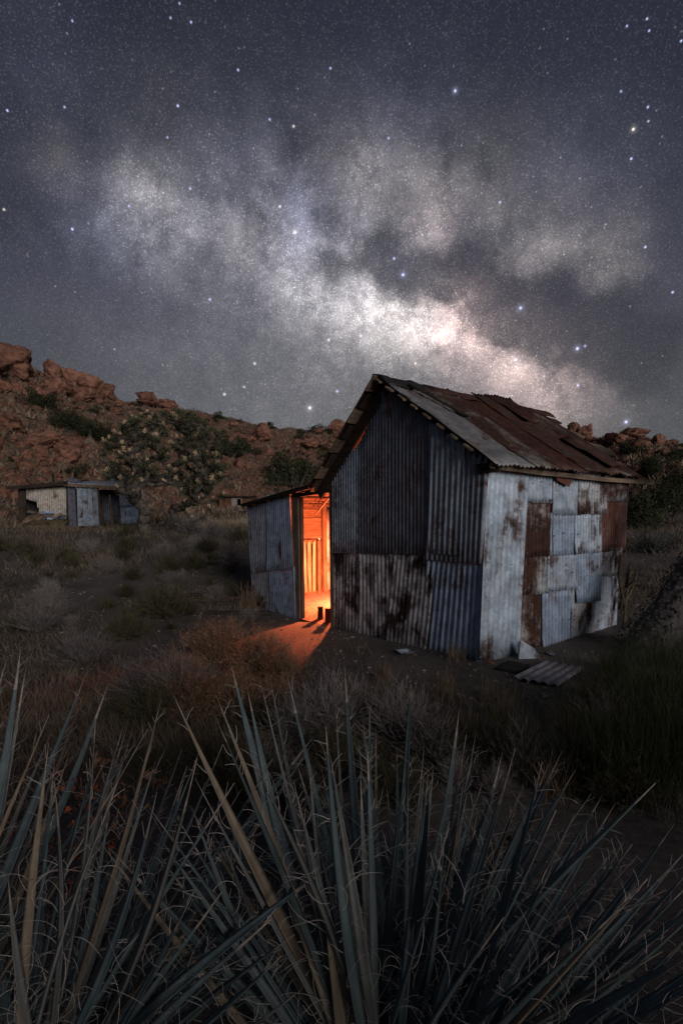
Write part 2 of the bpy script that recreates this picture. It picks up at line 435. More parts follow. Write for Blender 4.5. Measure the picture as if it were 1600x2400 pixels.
def build_terrain():
    azs = np.concatenate([np.linspace(-math.pi, -.82, 50)[:-1], np.linspace(-.82, .82, 330), np.linspace(.82, math.pi, 50)[1:]])
    rs = np.concatenate([[0.0], np.geomspace(.3, 8, 70), np.geomspace(8.2, 420, 190)])
    V = []; F = []
    na = len(azs)
    for r in rs:
        for a in azs:
            x, y = r * math.sin(a), r * math.cos(a); V.append((x, y, terr(x, y) if r > 0 else 0.0))
    idx = np.arange(len(V)).reshape(len(rs), na)
    q = np.stack([idx[:-1, :-1], idx[:-1, 1:], idx[1:, 1:], idx[1:, :-1]], -1).reshape(-1, 4)
    m, N, b = principled('desert ground', .95, 0, .1)
    p, _ = coords(N, True)
    ln = N.vmath('LENGTH', p)
    n1 = N.noise(p, .55, 8, .65); n2 = N.noise(p, 14, 6, .7); n3 = N.noise(p, .12, 5, .6); n4 = N.noise(p, 90, 4, .7)
    sand = N.mix(N.ramp(n1, [(.35, 0.0), (.65, 1.0)]), (.062, .057, .056), (.140, .126, .118))
    sand = N.mix(N.ramp(n2, [(.40, 0.0), (.75, .6)]), sand, (.20, .182, .170))
    sand = N.mix(N.ramp(n4, [(.30, .8), (.45, 0.0)]), sand, (.03, .025, .022))
    sl = N.mix(N.ramp(N.noise(p, .5, 8, .7), [(.34, 0.0), (.62, 1.0)]), (.10, .072, .060), (.25, .18, .142))
    sl = N.mix(N.ramp(N.noise(p, 1.6, 6, .7), [(.50, 0.0), (.62, .75)]), sl, (.045, .040, .026))
    sl = N.mix(N.ramp(n3, [(.42, 0.0), (.60, .65)]), sl, (.15, .078, .054))
    far = N.ramp(N.math('DIVIDE', ln, 100.0), [(.30, 0.0), (.52, 1.0)])
    N.put(b.inputs['Base Color'], N.mix(far, sand, sl))
    bump(N, b, N.math('ADD', n2, N.math('MULTIPLY', n4, .5)), .6, .03)
    o = link('ground', np_mesh('ground', V, q, m, True)); tag(o, 'sandy desert ground rising into a rocky hillside', kind='structure')
build_terrain()

# ------------------------------------------------------------------ shack
CRN = np.array([1.4945, 5.4353, 0.0]); RZ = math.radians(37.5)
VT = np.array([math.cos(RZ), math.sin(RZ), 0]); US = np.array([-math.sin(RZ), math.cos(RZ), 0])
def loc_ts(P):                       # world -> shack frame (t along the side wall, s along the front, z)
    q = np.asarray(P) - CRN; return np.array([q @ VT, q @ US, q[2]])
def world_ts(t, s, z): return CRN + VT * t + US * s + np.array([0, 0, z])
def front(px, py, off=0.0): return loc_ts(on_plane(px, py, CRN + VT * off, VT))
def side(px, py, off=0.0): return loc_ts(on_plane(px, py, CRN + US * off, US))
shack = empty('corrugated_shack', CRN, RZ)
tag(shack, 'patchwork corrugated metal shack with gabled rusty roof and glowing open doorway', 'shack')
RND = random.Random(7)

def sheet(name, quad, n, mat, pitch=.068, amp=.008, rows=7, parent=None, off=0.0, ragged=.012, dent=.006, th=.003, tear=0.0, seed=None, label=None, wave_px=6, ends=True):
    """corrugated sheet: quad = BL, BR, TR, TL, ribs run from bottom to top"""
    BL, BR_, TR, TL = [np.asarray(p, float) for p in quad]; n = np.asarray(n, float); n /= np.linalg.norm(n)
    W = np.linalg.norm(BR_ - BL) * .5 + np.linalg.norm(TR - TL) * .5
    nc = max(4, int(W / pitch * wave_px)); sd_ = RND.random() * 50 if seed is None else seed
    def pt(a, b):
        w = a * W
        bb = b
        if ends:
            e0 = noise.noise((w * 9, sd_, 1)) * ragged + (max(0.0, noise.noise((w * 5, sd_, 8))) * tear)
            e1 = noise.noise((w * 9, sd_, 5)) * ragged
            H = np.linalg.norm(TL - BL) + 1e-6
            bb = b + (1 - b) * max(0.0, e0 + tear * .2) / H - b * max(0.0, e1) / H
        p = (BL * (1 - a) + BR_ * a) * (1 - bb) + (TL * (1 - a) + TR * a) * bb
        p = p + n * curl * math.exp(-((a - ca) ** 2 + (b - cb) ** 2) / .03)
        hgt = amp * math.sin(2 * math.pi * w / pitch) + dent * (noise.noise((w * 3, bb * 3, sd_)) + .5 * noise.noise((w * 8, bb * 5, sd_ + 3)))
        return p + n * (off + hgt)
    ca, cb, curl = RND.choice([0, 1]), RND.choice([0, 1]), (RND.uniform(.0, .035) if ends else 0)
    V = []; nr = rows
    for layer in (0, 1):
        for j in range(nr + 1):
            for i in range(nc + 1):
                V.append(pt(i / nc, j / nr) - n * (th * layer))
    cnt = (nc + 1) * (nr + 1); F = []
    ix = lambda i, j, l: l * cnt + j * (nc + 1) + i
    for j in range(nr):
        for i in range(nc):
            F.append((ix(i, j, 0), ix(i + 1, j, 0), ix(i + 1, j + 1, 0), ix(i, j + 1, 0)))
            F.append((ix(i, j + 1, 1), ix(i + 1, j + 1, 1), ix(i + 1, j, 1), ix(i, j, 1)))
    for i in range(nc):
        F.append((ix(i, 0, 1), ix(i + 1, 0, 1), ix(i + 1, 0, 0), ix(i, 0, 0))); F.append((ix(i, nr, 0), ix(i + 1, nr, 0), ix(i + 1, nr, 1), ix(i, nr, 1)))
    for j in range(nr):
        F.append((ix(0, j, 0), ix(0, j + 1, 0), ix(0, j + 1, 1), ix(0, j, 1))); F.append((ix(nc, j, 1), ix(nc, j + 1, 1), ix(nc, j + 1, 0), ix(nc, j, 0)))
    o = link(name, np_mesh(name, V, F, mat, True), parent if parent is not None else shack)
    if label: o['label'] = label
    return o
def strip_in_plane(fn, quad_px, **kw): return [fn(*q) for q in quad_px]

FN = (-1, 0, 0)   # outward normal of the front wall in the shack frame
SN = (0, -1, 0)   # outward normal of the side wall
# --- front wall sheets: BL, BR, TR, TL in photograph pixels, unprojected onto the wall plane
FRONT = [
    ([(783, 1296), (848, 1298), (848, 1036), (781, 1108)], 'galv_bright', .004, .060, 0),
    ([(845, 1297), (909, 1299), (909, 905), (845, 1040)], 'galv_dark', .008, .075, 0),
    ([(906, 1298), (1016, 1301), (1016, 990), (906, 905)], 'galv_dark', .004, .070, 0),
    ([(1008, 1299), (1086, 1303), (1098, 1044), (1018, 992)], 'galv_bright', .034, .085, .02),
    ([(1006, 1312), (1134, 1322), (1149, 1076), (1010, 985)], 'galv_mid', .016, .075, .01),
    ([(780, 1476), (848, 1496), (850, 1290), (782, 1285)], 'rust_white', -.018, .075, .05),
    ([(842, 1492), (935, 1516), (930, 1294), (844, 1286)], 'rust_white', -.012, .078, .05),
    ([(905, 1512), (1000, 1540), (1022, 1296), (926, 1290)], 'rust_white', -.004, .074, .07),
    ([(978, 1534), (1126, 1556), (1136, 1314), (1006, 1300)], 'galv_blue', -.016, .080, .03),
    ([(592, 1345), (640, 1340), (637, 1160), (581, 1178)], 'galv_mid', .010, .066, .02),
    ([(633, 1338), (693, 1336), (684, 1148), (630, 1164)], 'galv_blue', .022, .066, .02),
    ([(598, 1434), (640, 1446), (640, 1330), (588, 1330)], 'rust_half', -.010, .070, .02),
    ([(636, 1444), (697, 1460), (695, 1328), (634, 1328)], 'galv_blue', .000, .066, .03),
]
NAILS = MB()
def nail_rows(quad, n, off):
    BL, BR_, TR, TL = [np.asarray(p, float) for p in quad]; n = np.asarray(n, float); ax = np.cross(n, (0, 0, 1.0))
    for b in (.04, .5, .95):
        k = max(3, int(np.linalg.norm(BR_ - BL) / .16))
        for i in range(k):
            a = (i + .5) / k + RND.uniform(-.04, .04)
            p = (BL * (1 - a) + BR_ * a) * (1 - b) + (TL * (1 - a) + TR * a) * b + n * off + (0, 0, RND.uniform(-.02, .02)); r_ = RND.uniform(.006, .010)
            NAILS.add([p - ax * r_, p + n * .006 - (0, 0, r_), p + ax * r_, p + n * .006 + (0, 0, r_), p + n * .012], [(0, 1, 4), (1, 2, 4), (2, 3, 4), (3, 0, 4)])
for q, mt, off, pit, tear in FRONT:
    nail_rows([front(*p) for p in q], FN, off + .032)
    sheet('corrugated_sheet', [front(*p) for p in q], FN, M[mt], pitch=pit, amp=.0065 if mt == 'rust_white' else (.010 if mt == 'galv_dark' else .0135), off=off + .02, tear=tear)
# --- side wall sheets
SIDE = [
    ([(1112, 1548), (1207, 1548), (1228, 1086), (1136, 1073)], 'galv_bright', .030, .088, .07, .0030),
    ([(1223, 1178), (1288, 1180), (1290, 1086), (1226, 1080)], 'galv_bright', .022, .070, 0, .008),
    ([(1284, 1207), (1350, 1207), (1353, 1092), (1286, 1088)], 'galv_bright', .030, .075, 0, .008),
    ([(1342, 1206), (1411, 1206), (1412, 1100), (1346, 1094)], 'rust_half', .036, .070, .01, .009),
    ([(1408, 1176), (1460, 1175), (1463, 1106), (1411, 1100)], 'rust_half', .044, .066, .01, .008),
    ([(1212, 1306), (1285, 1302), (1287, 1170), (1214, 1172)], 'rust_heavy', .008, .078, .01, .009),
    ([(1281, 1302), (1340, 1299), (1341, 1200), (1282, 1202)], 'galv_blue', .016, .070, 0, .008),
    ([(1337, 1299), (1400, 1294), (1400, 1200), (1339, 1200)], 'galv_bright', .022, .072, 0, .009),
    ([(1396, 1294), (1456, 1289), (1462, 1168), (1398, 1170)], 'rust_red', .012, .068, 0, .009),
    ([(1204, 1397), (1284, 1391), (1286, 1298), (1208, 1300)], 'rust_half', -.006, .078, .02, .009),
    ([(1276, 1386), (1343, 1381), (1343, 1294), (1278, 1296)], 'galv', .002, .070, 0, .009),
    ([(1341, 1413), (1400, 1409), (1401, 1286), (1341, 1288)], 'galv_blue', .016, .070, .01, .010),
    ([(1395, 1352), (1445, 1348), (1450, 1282), (1396, 1284)], 'rust_half', .008, .070, .01, .008),
    ([(1204, 1538), (1271, 1530), (1274, 1388), (1206, 1390)], 'rust_heavy', -.018, .080, .03, .008),
    ([(1266, 1530), (1338, 1515), (1340, 1376), (1268, 1380)], 'galv_blue', -.010, .076, 0, .011),
    ([(1334, 1512), (1388, 1498), (1392, 1384), (1333, 1378)], 'rust_half', -.006, .074, .02, .007),
    ([(1380, 1498), (1440, 1485), (1447, 1342), (1386, 1346)], 'galv', -.014, .074, .02, .005),
]
for q, mt, off, pit, tear, amp in SIDE:
    nail_rows([side(*p) for p in q], SN, off + .018 + amp * 2.1)
    sheet('corrugated_sheet', [side(*p) for p in q], SN, M[mt], pitch=pit, amp=amp * 2.1, off=off + .02, tear=tear)

NAILS.build('nails', M['roof_dark'], shack)['kind'] = 'stuff'
def plank(p0, p1, up, w, th, mat, jit=.004, bow=0.0, seg=1, name='plank', parent=None):
    return MB().board(p0, p1, up, w, th, RND, jit, bow, seg).build(name, mat, parent if parent is not None else shack)
# hidden walls: left end and back of the lean-to, back of the main room
zf = -.10; EAVE = 2.17; APEX = 3.27; SW = 3.12; TL_ = 3.15; AS = 5.22; AT = 1.98
def back_sheet(p0, p1, z0, z1a, z1b, n, mat): sheet('corrugated_sheet', [(p0[0], p0[1], z0), (p1[0], p1[1], z0), (p1[0], p1[1], z1b), (p0[0], p0[1], z1a)], n, M[mat], pitch=.075, rows=4, wave_px=4)
back_sheet((TL_, 0), (TL_, 1.58), zf, EAVE - .02, APEX - .06, (1, 0, 0), 'galv_dark')
back_sheet((TL_, 1.56), (TL_, SW - .1), zf, APEX - .06, 1.95, (1, 0, 0), 'galv_mid')
back_sheet((AT, SW - .1), (TL_, SW - .1), zf, 1.93, 1.93, (0, 1, 0), 'galv_mid')
back_sheet((AT, SW), (AT, AS), zf, 2.05, 1.76, (1, 0, 0), 'galv_mid')
# the left end of the lean-to: boards above, loose metal strips below (seen lit through the door)
def inner(px, py, s=AS - .02): return loc_ts(on_plane(px, py, CRN + US * s, US))
for k in range(5):
    z0 = 1.10 + k * .20
    z0 = [1.04, 1.13, 1.38, 1.56, 1.73][k]; hh = [.085, .245, .17, .165, .15][k]
    plank((0.03, AS - [.05, .03, .035, .03, .04][k], z0 + hh / 2), (1.62 if k else 1.5, AS - .03, z0 + hh / 2 + RND.uniform(-.01, .01)), (0, 0, 1), hh, .022, M['plank_warm'])
for k in range(11):
    t = 1.02 + k * .058
    lean = max(0, (6 - k)) * .010
    MB().board((t + lean, AS - .03 - .03 * ((k + 1) % 2), .06), (t - lean * .5, AS - .03 - .045 * ((k + 1) % 2), 1.08), (1, 0, 0), (.050, .036)[k % 2], .010, RND, .003).build('slat', M['slat_pale' if k % 2 == 0 else 'plank_wz'], shack)
for k in range(9):
    t = .06 + k * .108
    MB().board((t, AS - .03, -.05), (t, AS - .03, 1.06), (1, 0, 0), .10, .012, RND, .003).build('slat', M['plank_wz'], shack)
plank((1.0, AS - .05, .02), (1.62, AS - .05, .02), (0, 0, 1), .10, .03, M['plank_warm'])
plank((1.63, AS - .07, zf), (1.60, AS - .07, 1.98), (1, 0, 0), .09, .09, M['plank_wz'], name='post')
plank((1.47, AS - .075, zf), (1.47, AS - .075, 1.1), (1, 0, 0), .05, .05, M['plank_wz'], name='post')
for k in range(7):   # back boards of the lean-to
    plank((AT - .03, SW + .05, .02 + k * .275 + .11), (AT - .03, AS - .06, .02 + k * .275 + .11 + RND.uniform(-.01, .01)), (0, 0, 1), .22 + RND.uniform(-.02, .03), .022, M['slat_pale' if k < 5 else 'plank_warm_y'])
# outer skin of the left end
sheet('corrugated_sheet', [(AT, AS + .02, zf), (.0, AS + .02, zf), (.0, AS + .02, 1.77), (AT, AS + .02, 1.72)], (0, 1, 0), M['galv_mid'], rows=4, wave_px=4)
# door frame
plank((.02, 3.655, -.16), (.01, 3.675, 1.93), (0, 1, 0), .20, .07, M['plank_gz'], name='door_post')
plank((.035, 3.535, -.14), (.03, 3.55, 1.92), (0, 1, 0), .04, .05, M['plank_gz'], name='door_post')
plank((.03, 2.665, -.18), (.03, 2.70, 2.02), (0, 1, 0), .075, .09, M['plank_gz'], name='door_post')
plank((.0, 2.66, 1.985), (.0, 3.62, 1.945), (0, 0, 1), .12, .07, M['plank_dark'], name='lintel')  # dark tone of the boards over the door has the roof shadow painted in
plank((.05, 2.68, -.10), (.05, 3.52, -.10), (1, 0, 0), .14, .05, M['plank_warm_y'], name='threshold')
plank((-.03, 2.72, 2.04), (-.03, 3.72, 1.955), (0, 0, 1), .13, .03, M['plank_dark'])
# corner posts, wall plates and girts of the main room
for t, s, h in ((.08, .06, EAVE - .05), (TL_ - .08, .06, EAVE - .05), (TL_ - .08, SW - .2, 1.9), (1.55, .06, EAVE - .05), (.09, 1.57, 3.1)):
    plank((t, s, zf), (t, s, h), (1, 0, 0), .08, .08, M['plank_gz'], name='post')
for z in (.6, 1.35):
    plank((.05, .02 + .06, z), (TL_, .02 + .06, z), (0, 0, 1), .09, .035, M['plank_warm'])
    plank((.06, .05, z), (.06, 2.62, z), (0, 0, 1), .09, .035, M['plank_warm_y'])
plank((.0, .10, EAVE - .09), (TL_ + .1, .10, EAVE - .09), (0, 0, 1), .09, .04, M['plank_warm'])
# --- roof
RS = 1.575
def rp(t, k, side_=0, lift=0.0):      # point on the slopes: k=0 ridge, 1 eave
    if side_ == 0:
        s0, z0, s1, z1 = RS, APEX + .05, -.17, 2.135
    else:
        s0, z0, s1, z1 = RS, APEX + .05, 3.06, 2.00
    s = s0 + (s1 - s0) * k; z = z0 + (z1 - z0) * k
    nn = np.array([0, -(z1 - z0) * (1 if side_ == 0 else -1), 0.0])
    L = math.hypot(s1 - s0, z1 - z0)
    nv = np.array([0, (z0 - z1) * (-1 if side_ == 0 else 1), abs(s1 - s0)]) / L
    return np.array([t, s, z]) + nv * lift, nv
def rpt(t, k, sd_=0, l=0.0): return rp(t, k, sd_, l)[0]
NV0 = rp(0, 0, 0)[1]; NV1 = rp(0, 0, 1)[1]
for t in (.10, .85, 1.6, 2.35, 3.05):   # rafters
    for sd_ in (0, 1):
        plank(rpt(t, .02, sd_, -.075), rpt(t, .97, sd_, -.095), (0, 0, 1), .085, .04, M['plank_gy'], name='rafter')
for k in range(8):                       # sheathing boards on the right slope, ragged at the rear end
    kk = .05 + k * .115
    plank(rpt(-.16 + RND.uniform(-.03, .03), kk, 0, -.022), rpt(3.25 + RND.choice([.15, .25, .55, .7, .35]), kk, 0, -.022 - RND.uniform(0, .012)), np.array([0, .83, .56]), .125 if k % 3 else .10, .020, M['plank_grey'])
for k in range(8):                       # sheathing of the left slope: every other board stands well out past the gable, set-back ones painted dark as shade
    kk = .045 + k * .13
    plank(rpt(-.20 if k % 2 == 0 else -.15, kk, 1, -.030 - .014 * (k % 2)), rpt(3.3, kk, 1, -.030), np.array([0, .74, -.67]), .22, .022, M['plank_dark' if k % 2 else 'plank_grey'])
ROOF = [(-.13, .60, 'roof_grey', .012, 0.0, 1.0), (.52, 1.12, 'roof_patch', .026, .02, 1.01), (1.06, 1.72, 'roof_red', .016, .0, .99),
        (1.66, 2.16, 'roof_dark', .034, .0, .985), (2.20, 2.62, 'roof_dark', .016, .03, .98), (2.58, 3.00, 'roof_patch', .034, .04, .99), (3.02, 3.30, 'roof_dark', .020, .1, .97)]
for t0, t1, mt, lift, k0, k1 in ROOF:
    k1 += .045
    sk = RND.uniform(-.03, .03)
    sheet('roof_sheet', [rpt(t0 + sk, k1, 0), rpt(t1 + sk, k1 + RND.uniform(-.01, .01), 0), rpt(t1, k0, 0, RND.uniform(0, .05) if t0 > 1 else 0), rpt(t0, k0, 0)], NV0, M[mt], pitch=.072, amp=.011, rows=12, off=lift, tear=.03, dent=.024)
for t0, t1, mt, lift in [(-.17, .62, 'roof_dark', .012), (.55, 1.3, 'roof_grey', .026), (1.22, 2.0, 'roof_red', .012), (1.95, 2.7, 'roof_patch', .026), (2.64, 3.3, 'roof_dark', .014)]:
    sheet('roof_sheet', [rpt(t1, 1.0, 1), rpt(t0, 1.0, 1), rpt(t0, 0, 1), rpt(t1, 0, 1)], NV1, M[mt], pitch=.072, amp=.009, rows=6, off=lift, tear=.02)
# ridge: crumpled tar paper in front, rusty bent ridge cap behind
def ridge_cap(t0, t1, w, lift, mat, crumple, name):
    V = []; n = 26; F = []
    for i in range(n + 1):
        t = t0 + (t1 - t0) * i / n
        for k in range(7):
            a = (k - 3) / 3
            sgn = 0 if a > 0 else 1
            p = rpt(t, abs(a) * w / 2.1, sgn, lift + .02 * (1 - abs(a)))
            j = crumple * np.array([0, noise.noise((t * 4, a * 3, 1)), noise.noise((t * 5, a * 2, 7))])
            V.append(p + j)
    cnt = len(V); V = V + [v - np.array([0, 0, .006]) for v in V]
    for i in range(n):
        for k in range(6):
            q = (i * 7 + k, i * 7 + k + 1, i * 7 + k + 8, i * 7 + k + 7)
            F.append(q[::-1]); F.append(tuple(x + cnt for x in q))
    for i in range(n):
        for k, fl in ((0, 0), (6, 1)):
            q = (i * 7 + k, (i + 1) * 7 + k, (i + 1) * 7 + k + cnt, i * 7 + k + cnt); F.append(q if fl else q[::-1])
    for k in range(6):
        F.append((k, k + 1, k + 1 + cnt, k + cnt)); b = n * 7; F.append((b + k + 1, b + k, b + k + cnt, b + k + 1 + cnt))
    link(name, np_mesh(name, V, F, mat, True), shack)
ridge_cap(-.15, .85, .30, .028, M['tar'], .045, 'ridge_paper')
ridge_cap(.75, 3.62, .26, .040, M['roof_red'], .020, 'ridge_cap')
sheet('roof_sheet', [rpt(1.95, .42, 0, .07), rpt(2.5, .36, 0, .05), rpt(2.62, -.02, 0, .07), rpt(2.0, -.02, 0, .05)], NV0, M['roof_red'], pitch=.072, amp=.010, rows=6, off=.02, tear=.05, dent=.03)
sheet('roof_sheet', [rpt(2.45, .98, 0, .05), rpt(2.95, .93, 0, .06), rpt(2.7, .55, 0, .05), rpt(2.3, .6, 0, .045)], NV0, M['roof_dark'], pitch=.072, amp=.010, rows=6, off=.02, tear=.05, dent=.03)
plank(rpt(.2, .12, 0, .06), rpt(.55, .50, 0, .05), (1, 0, 0), .05, .02, M['tar'], name='batten')
plank(rpt(3.1, .06, 0, -.03), rpt(4.0, .055, 0, -.06), (0, .83, .56), .14, .03, M['plank_warm'])
plank(rpt(3.1, .30, 0, -.03), rpt(3.95, .31, 0, -.05), (0, .83, .56), .13, .03, M['plank_grey'])
plank(rpt(3.1, .55, 0, -.03), rpt(4.05, .56, 0, -.04), (0, .83, .56), .13, .03, M['plank_grey'])
# eave board, its bracket and a hanging flap
plank((-.10, -.150, 2.088), (3.72, -.165, 2.070), (0, -.35, 1), .052, .026, M['plank_grey'], bow=-.022, seg=8, name='eave_board')
plank((-.06, .05, 2.07), (-.02, -.2, 2.075), (0, 0, 1), .10, .035, M['plank_dark'], name='bracket')
MB().add([(1.18, -.115, 2.05), (1.58, -.115, 2.05), (1.50, -.105, 1.93), (1.18, -.112, 2.05 - .004), (1.58, -.108, 2.05), (1.50, -.100, 1.93), (1.22, -.110, 2.0)],
         [(0, 6, 2, 1), (3, 4, 5), (0, 1, 4, 3), (1, 2, 5, 4), (2, 6, 3, 5)]).build('roof_flap', M['rust_red'], shack)
# rake boards along the front gable
plank(rpt(-.02, .0, 0, -.05), rpt(-.02, .99, 0, -.05), (0, 1, 1), .07, .025, M['plank_dark'], name='rake_board')
plank(rpt(-.03, .02, 1, -.12), rpt(-.03, 1.0, 1, -.12), (0, .67, .74), .20, .025, M['plank_dark'], name='rake_board')
# lean-to roof
def lp(t, k, l=0.0): return np.array([t, 2.98 + (AS + .10 - 2.98) * k, 2.055 - .255 * k + l])
for i, (t0, t1) in enumerate([(-.16, .56), (.50, 1.22), (1.16, 2.08)]):
    sheet('roof_sheet', [lp(t1, 1), lp(t0, 1), lp(t0, 0), lp(t1, 0)], (0, .13, .99), M['roof_dark'], rows=4, off=.012 * (i % 2) + .01)
for k in range(4):
    plank((-.12, 3.3 + k * .55, 1.965 - k * .058), (1.95, 3.3 + k * .55, 1.965 - k * .058), (0, 1, 0), .09, .03, M['plank_warm'], name='purlin')
plank((-.13, 2.95, 2.035), (-.13, AS + .1, 1.79), (0, 0, 1), .06, .03, M['plank_dark'], name='rake_board')
for a, b in (((.4, 3.2, 1.95), (1.3, 5.0, 1.62)), ((.5, 3.3, 2.0), (1.4, 5.05, 1.70))):   # loose lath hanging inside the door
    plank(a, b, (0, 0, 1), .028, .014, M['slat_pale'], name='lath')
# earth floor inside
def floor_mesh():
    V = []; nx, ny = 26, 44; F = []
    for i in range(nx + 1):
        for j in range(ny + 1):
            t = .06 + (TL_ - .1) * i / nx; s = .05 + (AS - .12) * j / ny
            if s > SW: t = min(t, AT - .04)
            V.append((t, s, -.085 + .035 * noise.noise((t * 4, s * 4, 0)) + .02 * noise.noise((t * 11, s * 11, 5))))
    for i in range(nx):
        for j in range(ny):
            a = i * (ny + 1) + j; F.append((a, a + ny + 1, a + ny + 2, a + 1))
    o = link('floor', np_mesh('floor', V, F, matte('littered earth floor', (.035, .026, .021), (.19, .145, .105), 22, bumpd=.02), True), shack)
floor_mesh()
# lamp light inside the lean-to (a red-orange gelled lamp out of sight behind the jamb)
ld = bpy.data.lights.new('lamp_light', 'POINT'); ld.energy = 1150; ld.color = (1.0, .185, .063); ld.shadow_soft_size = .035
lo = bpy.data.objects.new('lamp_light', ld); COL.objects.link(lo); lo.location = tuple(world_ts(1.25, 4.0, .56))

# ------------------------------------------------------------------ rocks on the hillside
M['rock'] = matte('red granite', (.095, .047, .034), (.28, .146, .104), 2.2, bumpd=.25, rnd=.4)
M['rock_grey'] = matte('brown granite', (.075, .050, .040), (.21, .140, .110), 1.6, bumpd=.10, rnd=.35)
def ico(sub):
    import bmesh
    bm = bmesh.new(); bmesh.ops.create_icosphere(bm, subdivisions=sub, radius=1.0)
    V = np.array([v.co[:] for v in bm.verts]); F = [tuple(v.index for v in f.verts) for f in bm.faces]; bm.free()
    return V, F
ICO3, ICOF3 = ico(4); ICO2, ICOF2 = ico(2); ICO1, ICOF1 = ico(1)
def rock_mesh(seed, sub=3, blocky=.55, crack=True):
    V0, F = (ICO3, ICOF3) if sub == 3 else (ICO2, ICOF2); r = random.Random(seed)
    planes = []
    for _ in range(14):
        a = np.array([r.gauss(0, 1), r.gauss(0, 1), r.gauss(0, .8)]); planes.append((a / np.linalg.norm(a), r.uniform(.5, .92)))
    V = []
    for v in V0:
        p = v.copy()
        for nrm, dd in planes:
            e = p @ nrm - dd
            if e > 0: p = p - nrm * e * blocky * 1.6
        nn = noise.noise(tuple(v * 1.6 + seed)) * .20 + noise.noise(tuple(v * 3.4 + seed)) * .15 + noise.noise(tuple(v * 8 + seed)) * .07
        if crack:
            q_ = v * np.array([1.5, 1.5, 2.1]) + seed + .25 * noise.noise(tuple(v * 3 + seed))
            dd_ = noise.voronoi(tuple(q_))[0]; c = dd_[1] - dd_[0]
            nn -= .24 * max(0, 1 - c / .16)
        V.append(p * (1 + nn))
    return np_mesh('boulder', V, F, M['rock'], False)
ROCKS = [rock_mesh(s * 3.7 + 1) for s in range(7)]
ROCKS_LOW = [rock_mesh(s * 5.3 + 2, 2, .8, False) for s in range(5)]
RR = random.Random(21)
def boulder(px, py, wpx, hpx, label=None, group='boulders strewn over the hillside', low=False, sink=.25, rot=None, mi=None):
    g = on_ground(px, py)
    if g is None: g0 = at_depth(px, py, 92); g = near(g0[0], g0[1])
    k = g[1] / FPX
    me = RR.choice(ROCKS_LOW if low else ROCKS) if mi is None else ROCKS[mi]
    o = link('boulder', me, None, (g[0], g[1], g[2] + hpx * k * (.5 - sink)))
    o.scale = (wpx * k / 2, wpx * k / 2 * RR.uniform(.8, 1.1), hpx * k / 2); o.rotation_euler = (RR.uniform(-.2, .2), RR.uniform(-.2, .2), RR.uniform(0, 6.28) if rot is None else rot)
    tag(o, label or 'red brown boulder lying among scrub on the slope', 'boulder', group)
    return o
NAMED_ROCKS = [(30, 866, 130, 78, 'huge rounded granite dome on the hilltop at the far left'), (-30, 880, 110, 70, 'granite block cut by the left edge on the hilltop'),
    (178, 895, 96, 60, 'large flat topped granite block on the crest right of the dome'), (215, 900, 60, 50, 'steep granite shoulder closing the flat topped crest block'),
    (128, 888, 46, 50, 'narrow upright rock between the dome and the flat topped block'), (250, 930, 50, 36, 'low rock stepping down the crest below the flat topped block'),
    (352, 950, 60, 36, 'rounded crest rock standing above the flowering joshua tree'), (392, 958, 50, 26, 'slanting crest rock right of the rounded crest rock'),
    (140, 925, 70, 46, 'broken rock mass under the flat topped crest block'), (190, 935, 60, 40, 'cracked rock under the crest shoulder'),
    (160, 1080, 72, 46, 'big pale orange boulder above the tin shed roof'), (118, 1092, 40, 26, 'small orange boulder left of the big pale one'),
    (62, 1077, 30, 30, 'egg shaped orange boulder on the left slope'), (84, 1090, 24, 20, 'small squat boulder beside the egg shaped one'),
    (100, 1050, 96, 50, 'dark layered outcrop behind the big pale boulder'), (20, 1010, 90, 44, 'broken outcrop at the left edge half way up'),
    (482, 1040, 44, 60, 'tall orange rock face right of the flowering joshua tree'), (500, 1055, 40, 34, 'leaning rock at the foot of the tall rock face'),
    (532, 1094, 34, 34, 'square orange block on the slope above the small hut'), (560, 1096, 26, 30, 'split half of the square orange block'),
    (615, 1030, 60, 46, 'ribbed rock slab in the middle of the slope'), (735, 1048, 60, 30, 'pale rounded rock above the dark tree'),
    (694, 1042, 26, 16, 'little rock left of the pale rounded rock'), (790, 1010, 60, 34, 'rocky knob where the shack roof meets the skyline'),
    (1340, 1022, 34, 40, 'rock knob on the skyline behind the roof boards'), (1366, 1030, 46, 44, 'second skyline rock right of the roof boards'),
    (1440, 1040, 60, 36, 'brown outcrop on the right hill'), (1485, 1030, 76, 40, 'dark summit rock of the right hill'), (1540, 1045, 44, 34, 'summit boulder at the right end of the ridge'),
    (1478, 1130, 26, 20, 'pale boulder seen under the end of the eave board'), (1570, 1150, 40, 20, 'pale rock among dark bushes on the right')]
for px, py, w_, h_, lb in NAMED_ROCKS:
    boulder(px, py, w_ * 1.02, h_ * 1.08, lb, sink=.22, low=False)
LANDMARKS = [(30, 866, 'the huge granite dome'), (190, 895, 'the flat topped crest block'), (352, 950, 'the rounded crest rock over the joshua tree'), (160, 1080, 'the big pale orange boulder'), (20, 1010, 'the outcrop at the left edge'),
    (482, 1040, 'the tall orange rock face'), (545, 1094, 'the split square orange block'), (615, 1030, 'the ribbed mid slope slab'), (735, 1048, 'the pale rock above the dark tree'), (165, 1010, 'the wide dark bush on the left slope'), (385, 1000, 'the top of the joshua tree'),
    (1366, 1030, 'the skyline rocks behind the roof boards'), (1485, 1030, 'the dark summit of the right hill'), (1570, 1150, 'the pale rock at the far right'), (60, 1110, 'the left end of the tin shed roof'), (545, 1150, 'the roof of the small hut'), (690, 1090, 'the large dark tree')]
